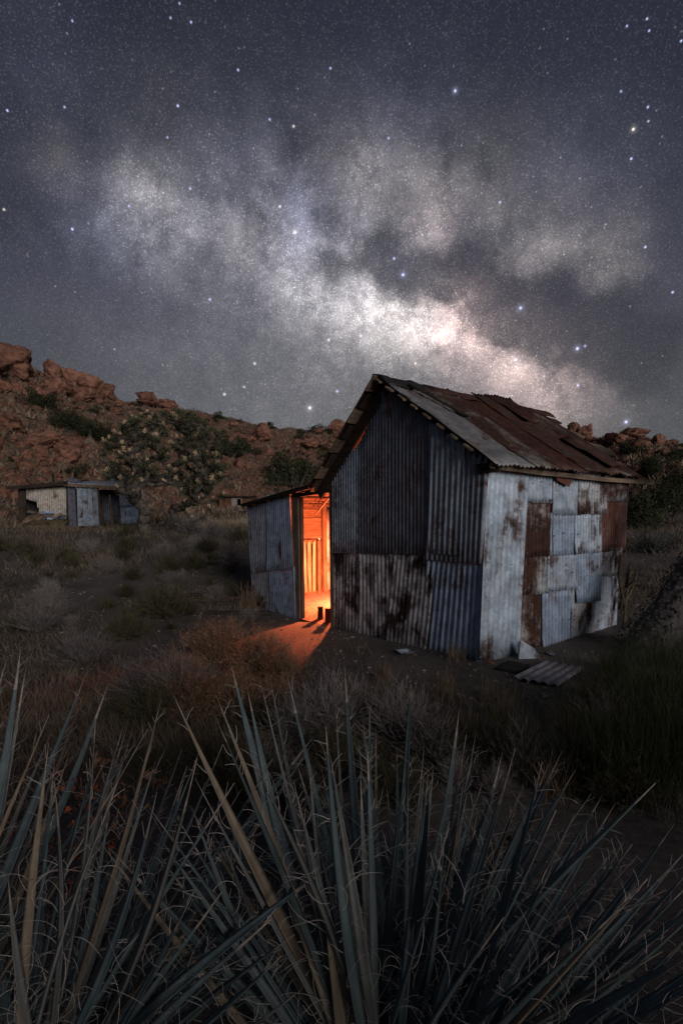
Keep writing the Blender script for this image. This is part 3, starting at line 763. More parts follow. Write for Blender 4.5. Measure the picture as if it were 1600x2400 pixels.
for i in range(150):
    px = RR.choice([RR.uniform(-60, 780), RR.uniform(-60, 780), RR.uniform(1300, 1660)]); py = RR.uniform(870, 1120) if px < 780 else RR.uniform(1010, 1150)
    g = on_ground(px, py)
    if g is None or g[1] < 42: continue
    s_ = RR.uniform(5, 13) if RR.random() < .75 else RR.uniform(13, 30)
    lb = None
    if s_ > 12.5:
        lx, ly, ln = min(LANDMARKS, key=lambda q: (q[0] - px) ** 2 + (q[1] - py) ** 2)
        dx, dy = px - lx, py - ly
        rel = ('left of' if dx < 0 else 'right of') if abs(dx) > abs(dy) else ('above' if dy < 0 else 'below')
        lb = ('middling ' if s_ > 20 else 'small ') + RR.choice(['red brown', 'brown', 'reddish']) + ' boulder ' + rel + ' ' + ln
    boulder(px, py, s_ * RR.uniform(.9, 1.5), s_ * RR.uniform(.6, 1), lb, low=s_ < 16)
# broken blocks heaped round and below the bigger outcrops
for px, py, w_, h_, lb in NAMED_ROCKS:
    if w_ < 44 or px > 1300: continue
    for k in range(5):
        s_ = RR.uniform(.16, .42) * w_
        boulder(px + RR.uniform(-.75, .75) * w_, py + RR.uniform(.0, .8) * h_ + 4, s_ * RR.uniform(1, 1.5), s_ * RR.uniform(.6, 1), 'rough block broken from ' + ('the outcrop' if 'outcrop' in lb else 'the crest rocks' if py < 960 else 'the larger rock') + ' just above it', low=s_ < 12)
# ridge rocks along the crest
for i in range(60):
    px = RR.choice([RR.uniform(-60, 800), RR.uniform(1310, 1660)])
    cr = float(np.interp(px, [c[0] for c in CREST], [c[1] for c in CREST]))
    boulder(px, cr + RR.uniform(1, 14), RR.uniform(8, 28), RR.uniform(6, 16), low=True)
def stone_scatter():
    V = []; F = []; r = random.Random(5)
    for i in range(6500):
        px = r.uniform(-80, 1680); py = r.uniform(880, 1200)
        a = math.atan2((px - 800) / FPX, 1); rr = r.uniform(38, 112)
        x, y = rr * math.sin(a), rr * math.cos(a); z = terr(x, y); s = abs(r.gauss(.0, .30)) + .10
        b = len(V); ro = r.uniform(0, 6)
        for v in ICO1[:, :] if s > .42 else ICO1[:12]:
            q = v * s * (1 + .3 * noise.noise(tuple(v * 2 + i))); V.append((x + q[0] * math.cos(ro) - q[1] * math.sin(ro), y + q[0] * math.sin(ro) + q[1] * math.cos(ro), z + q[2] * .7))
        if s > .42: F.extend([tuple(k + b for k in f) for f in ICOF1])
        else: F.extend([tuple(k + b for k in f) for f in ICO0F])
    o = link('rubble', np_mesh('rubble', V, F, M['rock'], False)); tag(o, 'small brown stones scattered over the slope', kind='stuff')
import bmesh as _b
_bm = _b.new(); _b.ops.create_icosphere(_bm, subdivisions=1, radius=1.0); ICO0F = [tuple(v.index for v in f.verts) for f in _bm.faces]; _bm.free()
stone_scatter()

# ------------------------------------------------------------------ shrubs, grass
M['ever'] = matte('evergreen leaves', (.016, .022, .012), (.050, .060, .030), 5, rnd=.4)
M['olive'] = matte('olive scrub', (.034, .034, .020), (.085, .080, .046), 5, rnd=.5)
M['twig'] = matte('grey twigs', (.10, .09, .088), (.24, .22, .22), 9, rnd=.4)
M['drybush'] = matte('dry brown twigs', (.10, .065, .042), (.27, .18, .12), 9, rnd=.3)
M['straw'] = matte('dry straw', (.075, .060, .046), (.22, .18, .135), 2.5, world=True)
M['green_stem'] = matte('green stems', (.014, .018, .009), (.045, .052, .025), 6, rnd=.4)
def leaf_bush(seed, n=1300, flat=.8, leaf=.055, lumps=7, mat='ever'):
    r = np.random.RandomState(seed)
    cs = r.normal(0, .42, (lumps, 3)); cs[:, 2] = np.abs(cs[:, 2]) * .8 + .30; rad = r.uniform(.28, .52, lumps)
    k = r.randint(0, lumps, n); d = r.normal(0, 1, (n, 3)); d /= np.linalg.norm(d, axis=1)[:, None]
    P = cs[k] + d * (rad[k] * r.uniform(.45, 1.08, n) ** .6)[:, None]; P[:, 2] = np.maximum(P[:, 2] * flat, .01)
    a = r.normal(0, 1, (n, 3)); a /= np.linalg.norm(a, axis=1)[:, None]; b_ = np.cross(a, d); b_ /= np.linalg.norm(b_, axis=1)[:, None] + 1e-6
    s = r.uniform(.5, 1.3, n)[:, None] * leaf
    V = np.stack([P - a * s * .5 - b_ * s, P + a * s * .6 - b_ * s * .2, P + b_ * s, P - a * s * .7 + b_ * s * .3], 1).reshape(-1, 3)
    me = np_mesh('foliage', V, np.arange(len(V)).reshape(-1, 4), M[mat]); return me
def stem_mesh(seed, spread=.4):
    r = random.Random(seed); mb = MB()
    for i in range(5):
        a = r.uniform(0, 6.28); q = np.array([math.cos(a), math.sin(a), 0]) * spread
        mb.tube([(0, 0, -.05), q * .4 + (0, 0, .2), q + (0, 0, .55)], [.03, .022, .01], 5)
    return mb.mesh('stem', M['twig'])
def twig_bush(seed, n=70, h=.8, mat='twig', curl=.5, rad=.006, sub=3, tips=0):
    r = random.Random(seed); mb = MB()
    for i in range(n):
        a = r.uniform(0, 6.28); el = r.uniform(.25, 1.45)
        d = np.array([math.cos(a) * math.cos(el), math.sin(a) * math.cos(el), math.sin(el)])
        p = np.array([r.uniform(-.06, .06), r.uniform(-.06, .06), 0.0]); pts = [p]; L = h * r.uniform(.6, 1.1)
        for k in range(4):
            d = d + np.array([r.gauss(0, .16), r.gauss(0, .16), r.gauss(.05, .14)]) * curl * 1.3; d /= np.linalg.norm(d)
            p = p + d * L / 4; pts.append(p)
        mb.tube(pts, [rad * 1.2, rad, rad * .8, rad * .55, rad * .3], 3, cap=False)
        for j in range(sub):
            k = r.randint(1, 3); q = pts[k] + (pts[k + 1] - pts[k]) * r.random(); dd = d + np.array([r.gauss(0, .6), r.gauss(0, .6), r.gauss(.1, .45)]); dd /= np.linalg.norm(dd)
            l2 = L * r.uniform(.15, .4); q2 = q + dd * l2 * .5 + np.array([r.gauss(0, .02), r.gauss(0, .02), 0.01]); 
            if tips:
                for u in range(tips):
                    c = q2 + np.array([r.gauss(0, .035), r.gauss(0, .035), r.gauss(.02, .035)]); e = np.array([r.gauss(0, 1), r.gauss(0, 1), r.gauss(0, 1)]) * .012; g = np.array([r.gauss(0, 1), r.gauss(0, 1), r.gauss(.6, 1)]) * .014
                    mb.add([c - e, c + g * .3 - e * .2, c + e, c + g], [(0, 1, 2, 3)])
            mb.tube([q, q2, q2 + (dd + np.array([r.gauss(0, .3), r.gauss(0, .3), .2])) * l2 * .5], [rad * .6, rad * .45, rad * .2], 3, cap=False)
    return mb.mesh('twigs', M[mat])
def blades(pos, h, w, lean, seed, segs=3, curve=.35):
    """many bent grass blades as one vertex array; pos Nx3"""
    r = np.random.RandomState(seed); n = len(pos)
    a = r.uniform(0, 2 * np.pi, n); dirx = np.stack([np.cos(a), np.sin(a), np.zeros(n)], 1)
    b = a + r.uniform(-.9, .9, n) + np.pi / 2; wd = np.stack([np.cos(b), np.sin(b), np.zeros(n)], 1)
    V = []
    for k in range(segs + 1):
        f = k / segs
        c = pos + dirx * (h * (lean * f + curve * lean * f * f))[:, None] + np.array([0, 0, 1.0]) * (h * f * (1 - .18 * f * lean))[:, None]
        ww = (w * (1 - f * .9))[:, None] * wd * .5
        V.append(c - ww); V.append(c + ww)
    V = np.stack(V, 1)          # n, 2(s+1), 3
    F = []
    for k in range(segs): F.append(np.array([2 * k, 2 * k + 1, 2 * k + 3, 2 * k + 2]))
    F = np.stack(F, 0)[None] + (np.arange(n) * 2 * (segs + 1))[:, None, None]
    return V.reshape(-1, 3), F.reshape(-1, 4)
def tuft(seed, n=130, h=.5, w=.007, spread=.10, lean=(.05, .7), mat='straw', hv=.5):
    r = np.random.RandomState(seed)
    P = np.zeros((n, 3)); P[:, :2] = r.normal(0, spread, (n, 2))
    V, F = blades(P, h * r.uniform(1 - hv, 1.1, n), np.full(n, w), r.uniform(lean[0], lean[1], n), seed)
    return np_mesh('blades', V, F, M[mat])
PLAIN_STRAW = matte('straw tuft', (.10, .072, .046), (.27, .205, .135), 6, rnd=.4); M['straw_o'] = PLAIN_STRAW
EV = [leaf_bush(s, 1500) for s in (1, 2, 3)]
EVB = [leaf_bush(s + 20, 5200, .95, .034, 11) for s in (1, 2)]
OL = [leaf_bush(s + 9, 520, .62, .085, 5, 'olive') for s in (1, 2, 3)]
TW = [twig_bush(s, 110, .8, 'olive', .6, .009, 5, 4) for s in (1, 2, 3)]; TWD = [twig_bush(s + 30, 150, .8, 'twig', .8, .0065, 5) for s in (1, 2)]
DB = [twig_bush(s + 50, 140, .75, 'drybush', .8, .0060, 6, 5) for s in (1, 2)]
TU = [tuft(s, 130, .55, .007, .10, mat='straw_o') for s in (1, 2, 3)]
EP = [tuft(s + 70, 420, .95, .007, .22, (.05, .75), 'green_stem', .45) for s in (1, 2)]
STEM = stem_mesh(4)
VR = random.Random(77)
def plant(name, cat, meshes, pos, s, label, group=None, stem=True, part='foliage', sz=1.0):
    root = empty(name, pos, VR.uniform(0, 6.28)); root.scale = (s, s, s * sz)
    tag(root, label, cat, group)
    link(part, VR.choice(meshes), root)
    if stem: link('stem', STEM, root)
    return root
def at_px(px, py):
    g = on_ground(px, py)
    if g is None:
        q = at_depth(px, py, 95); g = near(q[0], q[1])
    return g
# larger dark bushes of the hill and plain: px, py of the foot, width in px
for px, py, w_, lb in [(112, 962, 66, 'big dark bush below the crest blocks at upper left'), (165, 1015, 80, 'wide dark bush half way up the left slope'),
        (205, 1030, 70, 'dark bush right of the wide one on the left slope'), (245, 1040, 60, 'dark bush behind the upper left of the joshua tree crown'), (8, 905, 30, 'dark bush under the rock dome at the left edge'),
        (216, 975, 34, 'small round bush under the crest step'), (183, 1118, 48, 'round green bush just behind the tin shed roof'),
        (545, 1075, 84, 'dark bush above the square orange block'), (585, 1068, 50, 'dark bush right of the square orange block'), (700, 1142, 130, 'large dark green tree behind the lean-to roof'),
        (640, 1140, 60, 'bushy shrub left of the large dark tree'), (770, 1075, 50, 'dark bush against the left eave of the shack'), (452, 985, 30, 'skyline bush above the right of the joshua tree'),
        (510, 985, 26, 'small skyline bush left of the lone stalk'), (615, 995, 26, 'round skyline bush on the middle ridge'), (1480, 1240, 130, 'dark bush behind the far end of the shack'),
        (1545, 1215, 120, 'dark spreading bush on the plain at right'), (1600, 1180, 120, 'dark bush cut by the right edge'), (1530, 1120, 80, 'dark bush on the lower right hill'),
        (1580, 1090, 70, 'dark bush near the top of the right hill'), (1420, 1085, 50, 'dark bush just over the roof end'), (1470, 1070, 50, 'dark bush under the right summit'), (745, 1010, 30, 'skyline bush near the left roof edge')]:
    g = at_px(px, py); k = g[1] / FPX
    plant('dark_bush' if 'tree' not in lb else 'evergreen_tree', 'tree' if 'tree' in lb else 'bush', EV if w_ < 60 else EVB, g, w_ * k / 1.75, lb, 'dark evergreen bushes of the slope')
# countless small scrub on the hill: the largest as things, the rest one mass
HS = random.Random(3)
for i in range(210):
    px = HS.choice([HS.uniform(-40, 800), HS.uniform(-40, 800), HS.uniform(1320, 1640)]); py = HS.uniform(880, 1150) if px < 800 else HS.uniform(1030, 1200)
    g = on_ground(px, py)
    if g is None or g[1] < 36: continue
    w_ = HS.uniform(8, 22); k = g[1] / FPX
    o = link('scrub_bush', HS.choice(OL if HS.random() < .6 else EV), None, g); o.scale = (w_ * k / 1.7,) * 3; o.rotation_euler = (0, 0, HS.uniform(0, 6))
    tag(o, 'low dull green scrub bush dotted over the slope', 'bush', 'scrub bushes dotted over the hillside')
for i in range(46):
    px = HS.choice([HS.uniform(430, 800), HS.uniform(1320, 1640)])
    cr = float(np.interp(px, [c[0] for c in CREST], [c[1] for c in CREST])); g = at_px(px, cr + HS.uniform(2, 10))
    w_ = HS.uniform(7, 16); k = g[1] / FPX
    o = link('scrub_bush', HS.choice(EV), None, g); o.scale = (w_ * k / 1.7,) * 3
    tag(o, 'small dark bush standing on the skyline', 'bush', 'small bushes along the skyline')
def hill_scrub():
    r = np.random.RandomState(8); n = 10000
    a = np.arctan((r.uniform(-90, 1690, n) - 800) / FPX); rr = r.uniform(32, 116, n)
    x = rr * np.sin(a); y = rr * np.cos(a); z = np.array([terr(p, q) for p, q in zip(x, y)])
    P = np.repeat(np.stack([x, y, z], 1), 4, 0); P[:, :2] += r.normal(0, .14, (len(P), 2))
    V, F = blades(P, r.uniform(.25, .75, len(P)), r.uniform(.12, .30, len(P)), r.uniform(.1, .9, len(P)), 3, 2)
    m = matte('hill scrub', (.070, .060, .046), (.28, .215, .160), .45, world=True, lo=.38, hi=.62)
    tag(link('hillside_scrub', np_mesh('hillside_scrub', V, F, m)), 'tan and grey low scrub covering the slope', kind='stuff')
hill_scrub()
def dry_grass():
    r = np.random.RandomState(4); Ps = []
    n = 60000
    az = np.arctan((r.uniform(-150, 1750, n) - 800) / FPX); rr = np.exp(r.uniform(math.log(3.0), math.log(44), n))
    x = rr * np.sin(az); y = rr * np.cos(az)
    q = np.stack([x, y, np.zeros(n)], 1) - CRN; t = q @ VT; s = q @ US
    keep = ~((t > -.35) & (t < 3.3) & (s > -.35) & (s < AS + .1))
    # bare trodden sand in front of the door and along the walls, and a pale path
    bare = np.exp(-(((t + .9) / 1.0) ** 2 + ((s - 2.0) / 1.9) ** 2)) + .8 * np.exp(-(((t - 1.8) / 1.8) ** 2 + ((s + 1.0) / .7) ** 2))
    den = np.array([.5 + .9 * noise.noise((p * .35, w * .35, 2)) + .3 * noise.noise((p * 1.3, w * 1.3, 4)) for p, w in zip(x, y)])
    keep &= (r.uniform(0, 1, n) < np.clip((den - .18) * .75 - bare * 1.5, .015, 1)) 
    x, y, rr = x[keep], y[keep], rr[keep]
    z = np.array([terr(p, w) for p, w in zip(x, y)])
    P = np.repeat(np.stack([x, y, z], 1), 4, 0); R4 = np.repeat(rr, 4); P[:, :2] += r.normal(0, 1, (len(P), 2)) * (.02 + .004 * R4)[:, None]
    h = r.uniform(.03, .17, len(P)) * (1 + .8 * (R4 > 14))
    V, F = blades(P, h, .0025 + .0011 * R4, r.uniform(.15, 1.1, len(P)), 6, 2)
    tag(link('dry_grass', np_mesh('dry_grass', V, F, M['straw'])), 'thin dry grass over the sandy plain', kind='stuff')
dry_grass()
def gravel():
    r = np.random.RandomState(15); V = []; F = []
    while len(F) < 2600 * 20:
        px = r.uniform(-60, 1660); rr = math.exp(r.uniform(math.log(3.0), math.log(16))); a = math.atan((px - 800) / FPX)
        x, y = rr * math.sin(a), rr * math.cos(a); q = loc_ts((x, y, 0))
        if -.1 < q[0] < 3.3 and -.1 < q[1] < AS + .1: continue
        z = terr(x, y); sz = min(.05, abs(r.normal(0, .009)) + .004 + .0006 * rr); b = len(V); ro = r.uniform(0, 6)
        sc_ = r.uniform(.6, 1.4, 3)
        for v in ICO1[:12]:
            w = v * sz * sc_; V.append((x + w[0] * math.cos(ro) - w[1] * math.sin(ro), y + w[0] * math.sin(ro) + w[1] * math.cos(ro), z + w[2] * .6))
        F.extend([tuple(k + b for k in f) for f in ICO0F])
    m = matte('grey gravel', (.07, .062, .056), (.26, .235, .215), 3, world=True, lo=.4, hi=.6)
    tag(link('gravel', np_mesh('gravel', V, F, m)), 'loose gravel and small stones on the sand round the shack', kind='stuff')
gravel()
def pale_grass():
    r = np.random.RandomState(31); n = 9000
    rr = r.uniform(27, 50, n); px = r.uniform(420, 640, n) ; a = np.arctan((px - 800) / FPX)
    x = rr * np.sin(a); y = rr * np.cos(a); z = np.array([terr(p, q) for p, q in zip(x, y)])
    V, F = blades(np.stack([x, y, z], 1), r.uniform(.15, .45, n), np.full(n, .035), r.uniform(.1, .8, n), 9, 2)
    tag(link('pale_grass', np_mesh('pale_grass', V, F, matte('pale grass', (.22, .18, .13), (.42, .35, .26), .6, world=True))), 'pale straw grass on the flat between the joshua tree and the lean-to', kind='stuff')
pale_grass()
# nearer bushes one by one
def feet(name, cat, meshes, px, py, wpx, lb, group=None, part='twigs', stem=False, base=1.5, sz=1.0):
    g = at_px(px, py); k = g[1] / FPX
    return plant(name, cat, meshes, g, wpx * k / base, lb, group, stem, part, sz)
G1 = 'dry grey bushes on the plain'
for px, py, w_, lb in [(385, 1450, 130, 'dark grey bush with bare crooked twigs left of the lean-to'), (455, 1335, 62, 'small dark bush on the sandy path left of the lean-to'),
        (545, 1330, 90, 'dark bush just left of the lean-to wall'), (450, 1252, 70, 'grey brush at the foot of the joshua tree, right side'), (300, 1256, 44, 'grey brush against the joshua tree trunk'),
        (500, 1262, 60, 'low brush on the pale grass right of the joshua tree'), (250, 1345, 60, 'low dark bush in the middle of the left plain'), (60, 1300, 60, 'dark low bush at the left edge of the plain'),
        (300, 1500, 110, 'dark twiggy bush in the shaded left middle ground'), (200, 1560, 130, 'dark brush behind the left yucca tips'), (90, 1480, 110, 'dark brush near the left edge, nearer than the plain'),
        (330, 1640, 150, 'dark twiggy brush between the left and middle yucca'), (120, 1420, 80, 'dark low bush on the left middle ground'), (560, 1270, 50, 'low brush beside the far corner of the lean-to')]:
    feet('twig_bush', 'bush', TW + TWD, px, py, w_, lb, G1, base=1.15)
for px, py, w_, lb in [(505, 1570, 130, 'rusty brown dry bush lit by the door glow'), (420, 1640, 120, 'dry brown bush left of the glow, behind the yucca tips'), (600, 1580, 110, 'dry orange lit bush right in the door light'),
        (470, 1690, 120, 'dry bush in front of the lit one'), (560, 1680, 120, 'reddish dry bush behind the middle yucca tips'), (660, 1600, 80, 'small lit dry bush at the end of the light streaks'), (650, 1680, 110, 'dry bush below the light streaks')]:
    feet('dry_bush', 'bush', DB, px, py, w_, lb, 'dry bushes in the door light', base=.85)
for px, py, w_, lb in [(770, 1720, 190, 'pale grey twiggy bush right behind the middle yucca tips'), (930, 1740, 180, 'grey bare twig bush below the blue metal sheet'), (690, 1740, 140, 'grey twig bush between yucca spikes'), (1010, 1800, 160, 'grey twig bush right of the middle yucca tips')]:
    feet('twig_bush', 'bush', TWD, px, py, w_, lb, 'pale twig bushes behind the yucca', base=1.0)
for px, py, w_, lb in [(1068, 1548, 70, 'dry grass tuft under the shack corner'), (1100, 1540, 50, 'dry grass tuft touching the lower blue sheet'), (580, 1425, 90, 'tall grass tuft at the left end of the lean-to'), (542, 1470, 50, 'tuft with tall seed stalks left of the door'),
        (555, 1500, 60, 'lit grass tuft with upright stalks'), (640, 1510, 60, 'orange lit grass tuft beside the light streaks'), (610, 1540, 70, 'orange lit grass clump left of the streaks'), (690, 1570, 60, 'lit grass at the end of the light streaks'), (665, 1530, 60, 'low lit grass standing between two light streaks'), (720, 1560, 50, 'low lit grass by the shadow edge of the door light'), (650, 1560, 70, 'lit grass clump at the foot of the streaks'), (620, 1500, 55, 'lit grass tuft touching the far light streak'), (570, 1545, 70, 'lit grass clump before the rusty dry bush'), (1040, 1640, 110, 'dark grass clump below the shack corner'),
        (1180, 1690, 130, 'dark grass clump in front of the fallen wavy sheet'), (900, 1600, 80, 'thin dark grass before the rusty lower wall'), (1330, 1720, 120, 'dark grass beside the green bushes'), (1120, 1740, 130, 'dark grass clump left of the bare patch'), (1230, 1780, 150, 'dark grass clump between the right yucca tips'), (1290, 1860, 150, 'dark grass clump under the longest right yucca tip'), (980, 1700, 110, 'dark grass clump behind the centre spikes'), (860, 1660, 90, 'thin grass clump behind the tall centre tip'), (1150, 1640, 80, 'thin grass beside the wavy sheet')]:
    feet('grass_tuft', 'grass tuft', TU, px, py, w_, lb, 'grass tufts round the shack', 'blades', base=.72)
SB = random.Random(41)
for i in range(66):
    px = SB.uniform(-40, 600) if i % 3 else SB.uniform(-40, 1640); py = SB.uniform(1285, 1480) if i % 3 else SB.uniform(1640, 1960)
    if i % 3 == 0 and 1120 < px < 1400 and py < 1700: continue
    feet('twig_bush', 'bush', TW + TWD, px, py, SB.uniform(26, 60) if i % 3 else SB.uniform(110, 200), 'low grey brush on the shaded sandy plain' if i % 3 else 'dark brush behind the yucca leaves', 'low brush on the plain' if i % 3 else 'dark brush behind the yuccas', base=1.15)
G2 = 'dark green stemmed bushes at right'
for px, py, w_, lb in [(1440, 1575, 80, 'green stemmed bush at the foot of the leaning trunk'), (1560, 1560, 100, 'green stemmed bush right of the leaning trunk'), (1450, 1680, 150, 'dark green bush right of the fallen wavy sheet'),
        (1500, 1680, 190, 'large dark green bush at the right edge'), (1590, 1640, 160, 'green bush cut by the right edge'), (1380, 1830, 200, 'dark bush in the lower right shade'), (1480, 1850, 260, 'dark green bush above the right yucca leaves'),
        (1600, 1800, 240, 'dark bush at the right edge, lower one'), (1190, 1800, 180, 'dark bush behind the right yucca tips')]:
    feet('green_bush', 'bush', EP, px, py, w_, lb, G2, 'stems', base=.85)
# bushes added out of view behind the camera, shading the foreground from the sun
for w_, k_, s_ in [(.0, 3.6, 1.9), (1.3, 4.0, 2.0), (2.5, 3.9, 1.9), (3.4, 3.8, 1.5), (-1.3, 3.7, 1.8), (.7, 5.2, 2.2), (2.0, 5.4, 2.2)]:
    q = near(w_ * .854 + .52 * k_, w_ * .52 - .854 * k_)
    plant('green_bush', 'bush', EVB, q, s_ * .82, 'dark green bush added out of view to shade the foreground', 'added shade bushes out of view')

# ------------------------------------------------------------------ joshua trees
M['bark'] = matte('shaggy bark', (.042, .037, .034), (.135, .12, .108), 7, bumpd=.03, rnd=.2)
M['bark_dark'] = matte('dark shaggy bark', (.024, .022, .023), (.095, .088, .092), 14, bumpd=.04, rnd=.2)
M['rosette'] = matte('joshua leaf', (.040, .047, .030), (.110, .115, .072), 4, rnd=.5)
M['blossom'] = matte('cream blossom', (.32, .235, .15), (.58, .44, .30), 6, rnd=.4)
def rosette_mesh(seed, n=64):
    r = np.random.RandomState(seed); V = []; F = []
    for i in range(n):
        d = r.normal(0, 1, 3); d[2] = d[2] * .9 + .35; d /= np.linalg.norm(d); a = np.cross(d, r.normal(0, 1, 3)); a /= np.linalg.norm(a)
        L = r.uniform(.7, 1.0); b = len(V); V += [d * .12 - a * .07, d * .12 + a * .07, d * L + a * .012, d * L - a * .012]; F.append((b, b + 1, b + 2, b + 3))
    return np_mesh('leaf_rosette', V, F, M['rosette'])
def blossom_mesh(seed):
    r = np.random.RandomState(seed); V = []; F = []
    for i in range(34):
        c = np.array([r.normal(0, .28), r.normal(0, .28), r.uniform(0, 1.5)]); b = len(V); s = r.uniform(.14, .26)
        V += [tuple(c + v * s) for v in ICO1[:12]]; F += [tuple(k + b for k in f) for f in ICO0F]
    return np_mesh('blossom', V, F, M['blossom'])
ROS = [rosette_mesh(s) for s in (1, 2, 3)]; BLO = [blossom_mesh(s) for s in (1, 2)]
def joshua(base, targets, seed, trunk_r, ros=.32, blossom=.35, label='', group=None, bases=None, mat='bark', maxflow=190):
    r = random.Random(seed); root = empty('joshua_tree', base); tag(root, label, 'tree', group)
    base = np.asarray(base, float); nodes = []; par = []; ends = []
    def addn(p, k): nodes.append(np.asarray(p, float)); par.append(k); return len(nodes) - 1
    for bx in (bases or [((0, 0, 0), (0, 0, 1.2))]):
        k = addn(np.array(bx[0]) + (0, 0, -.2), -1)
        for f in (.35, .7, 1.0):
            k = addn(np.array(bx[0]) * (1 - f) + np.array(bx[1]) * f + (r.gauss(0, .04), r.gauss(0, .04), 0), k)
    for t in sorted([np.asarray(q, float) for q in targets], key=lambda q: np.linalg.norm(q - (0, 0, 1.0))):
        best = min(range(len(nodes)), key=lambda i: np.linalg.norm(nodes[i] - t) + (.9 * max(0, nodes[i][2] - t[2])) + (3 if par[i] == -1 else 0))
        d = t - nodes[best]; L = np.linalg.norm(d); st = max(1, int(L / .35)); k = best
        for j in range(1, st + 1):
            f = j / st; p = nodes[best] + d * f + np.array([r.gauss(0, .03), r.gauss(0, .03), -.18 * L * math.sin(math.pi * f) * .6])
            k = addn(p, k)
        ends.append(k)
    cnt = [0] * len(nodes)
    for e in ends:
        k = e
        while k != -1: cnt[k] += 1; k = par[k]
    rad = [max(.028, min(trunk_r, .0195 * math.sqrt(c) * trunk_r / .22)) for c in cnt]
    mb = MB()
    for i, p in enumerate(par):
        if p >= 0: mb.tube([nodes[p], nodes[i]], [max(rad[i], min(rad[p], rad[i] * 1.15)), rad[i]], 7)
    mb.build('trunk', M[mat], root, True)
    nf = 0
    for e in ends:
        p = nodes[e]; s = ros * r.uniform(.75, 1.2)
        o = link('leaf_rosette', r.choice(ROS), root, p); o.scale = (s, s, s); o.rotation_euler = (r.uniform(-.5, .5), r.uniform(-.5, .5), r.uniform(0, 6))
        if r.random() < blossom and nf < maxflow:
            nf += 1
            b_ = link('blossom', r.choice(BLO), o, (0, 0, .3)); q = r.uniform(.30, .52); b_.scale = (q, q, q); b_.rotation_euler = (r.uniform(-.5, .5), r.uniform(-.5, .5), r.uniform(0, 6))
    # dead leaf shag along the limbs
    V = []; F = []
    for i, p in enumerate(par):
        if p < 0 or rad[i] > .16: continue
        for _ in range(5):
            f = r.random(); q = nodes[p] * (1 - f) + nodes[i] * f; d = np.array([r.gauss(0, 1), r.gauss(0, 1), -.8]); d /= np.linalg.norm(d); a = np.cross(d, (0, 0, 1.0)); a /= np.linalg.norm(a) + 1e-6
            b = len(V); V += [q - a * .02, q + a * .02, q + d * .20 + a * .004, q + d * .20 - a * .004]; F.append((b, b + 1, b + 2, b + 3))
    o = link('dead_leaves', np_mesh('dead_leaves', V, F, M['bark']), root); o['kind'] = 'stuff'
    return root
jb = at_px(338, 1246); Yj = jb[1]; JR = random.Random(12)
def jt_target(px, py, dy): return at_depth(px, py, Yj + dy) - jb
tg = []
while len(tg) < 275:
    px = JR.uniform(240, 530); py = JR.uniform(965, 1215)
    e = ((px - 385) / 142) ** 2 + ((py - 1080) / 118) ** 2
    if e > 1 or (px < 330 and py > 1165) or (px < 300 and py > 1120 and JR.random() < .5) or (325 < px < 425 and py > 1135) : continue
    if JR.random() > .35 + .65 * math.sqrt(e): continue
    tg.append(jt_target(px, py, JR.uniform(-1.9, 1.9) * math.sqrt(max(.1, 1.1 - e))))
tg = [t + np.array([0, 0, 0]) for t in tg]
tg += [jt_target(px, py, JR.uniform(-.8, .8)) for px, py in [(470, 1215), (440, 1205), (490, 1195), (455, 1225), (500, 1175), (255, 1110), (262, 1085), (285, 1130), (300, 1150), (275, 1150), (520, 1165), (455, 1000), (470, 985)]]
bs2 = at_depth(395, 1240, Yj + .3) - jb
joshua(jb, tg, 5, .24, .28, .75, 'large flowering joshua tree with dense crown right of the tin shed', None,
       [((0, 0, 0), (.1, 0, 1.0)), (tuple(bs2), (bs2[0] - .25, bs2[1], 1.1)), ((bs2[0] + .55, .3, .1), (bs2[0] + .2, .2, 1.0))])
# smaller branching one before the dark tree
b2 = at_px(655, 1165); t2 = [at_depth(650 + JR.uniform(-38, 50), JR.uniform(1095, 1140), b2[1] + JR.uniform(-1, 1)) - b2 for _ in range(26)]
joshua(b2, t2, 9, .14, .30, .25, 'small branching joshua tree before the dark tree behind the lean-to')
# tiny skyline stalk
g = at_px(516, 982); k_ = g[1] / FPX
sk = empty('yucca_stalk', g); tag(sk, 'lone thin stalk plant on the skyline right of the joshua tree', 'plant')
MB().tube([(0, 0, -.2), (0, 0, 14 * k_)], [.18, .10], 5).build('stalk', M['bark'], sk)
o = link('leaf_rosette', ROS[0], sk, (0, 0, 13 * k_)); o.scale = (.55, .55, .8)
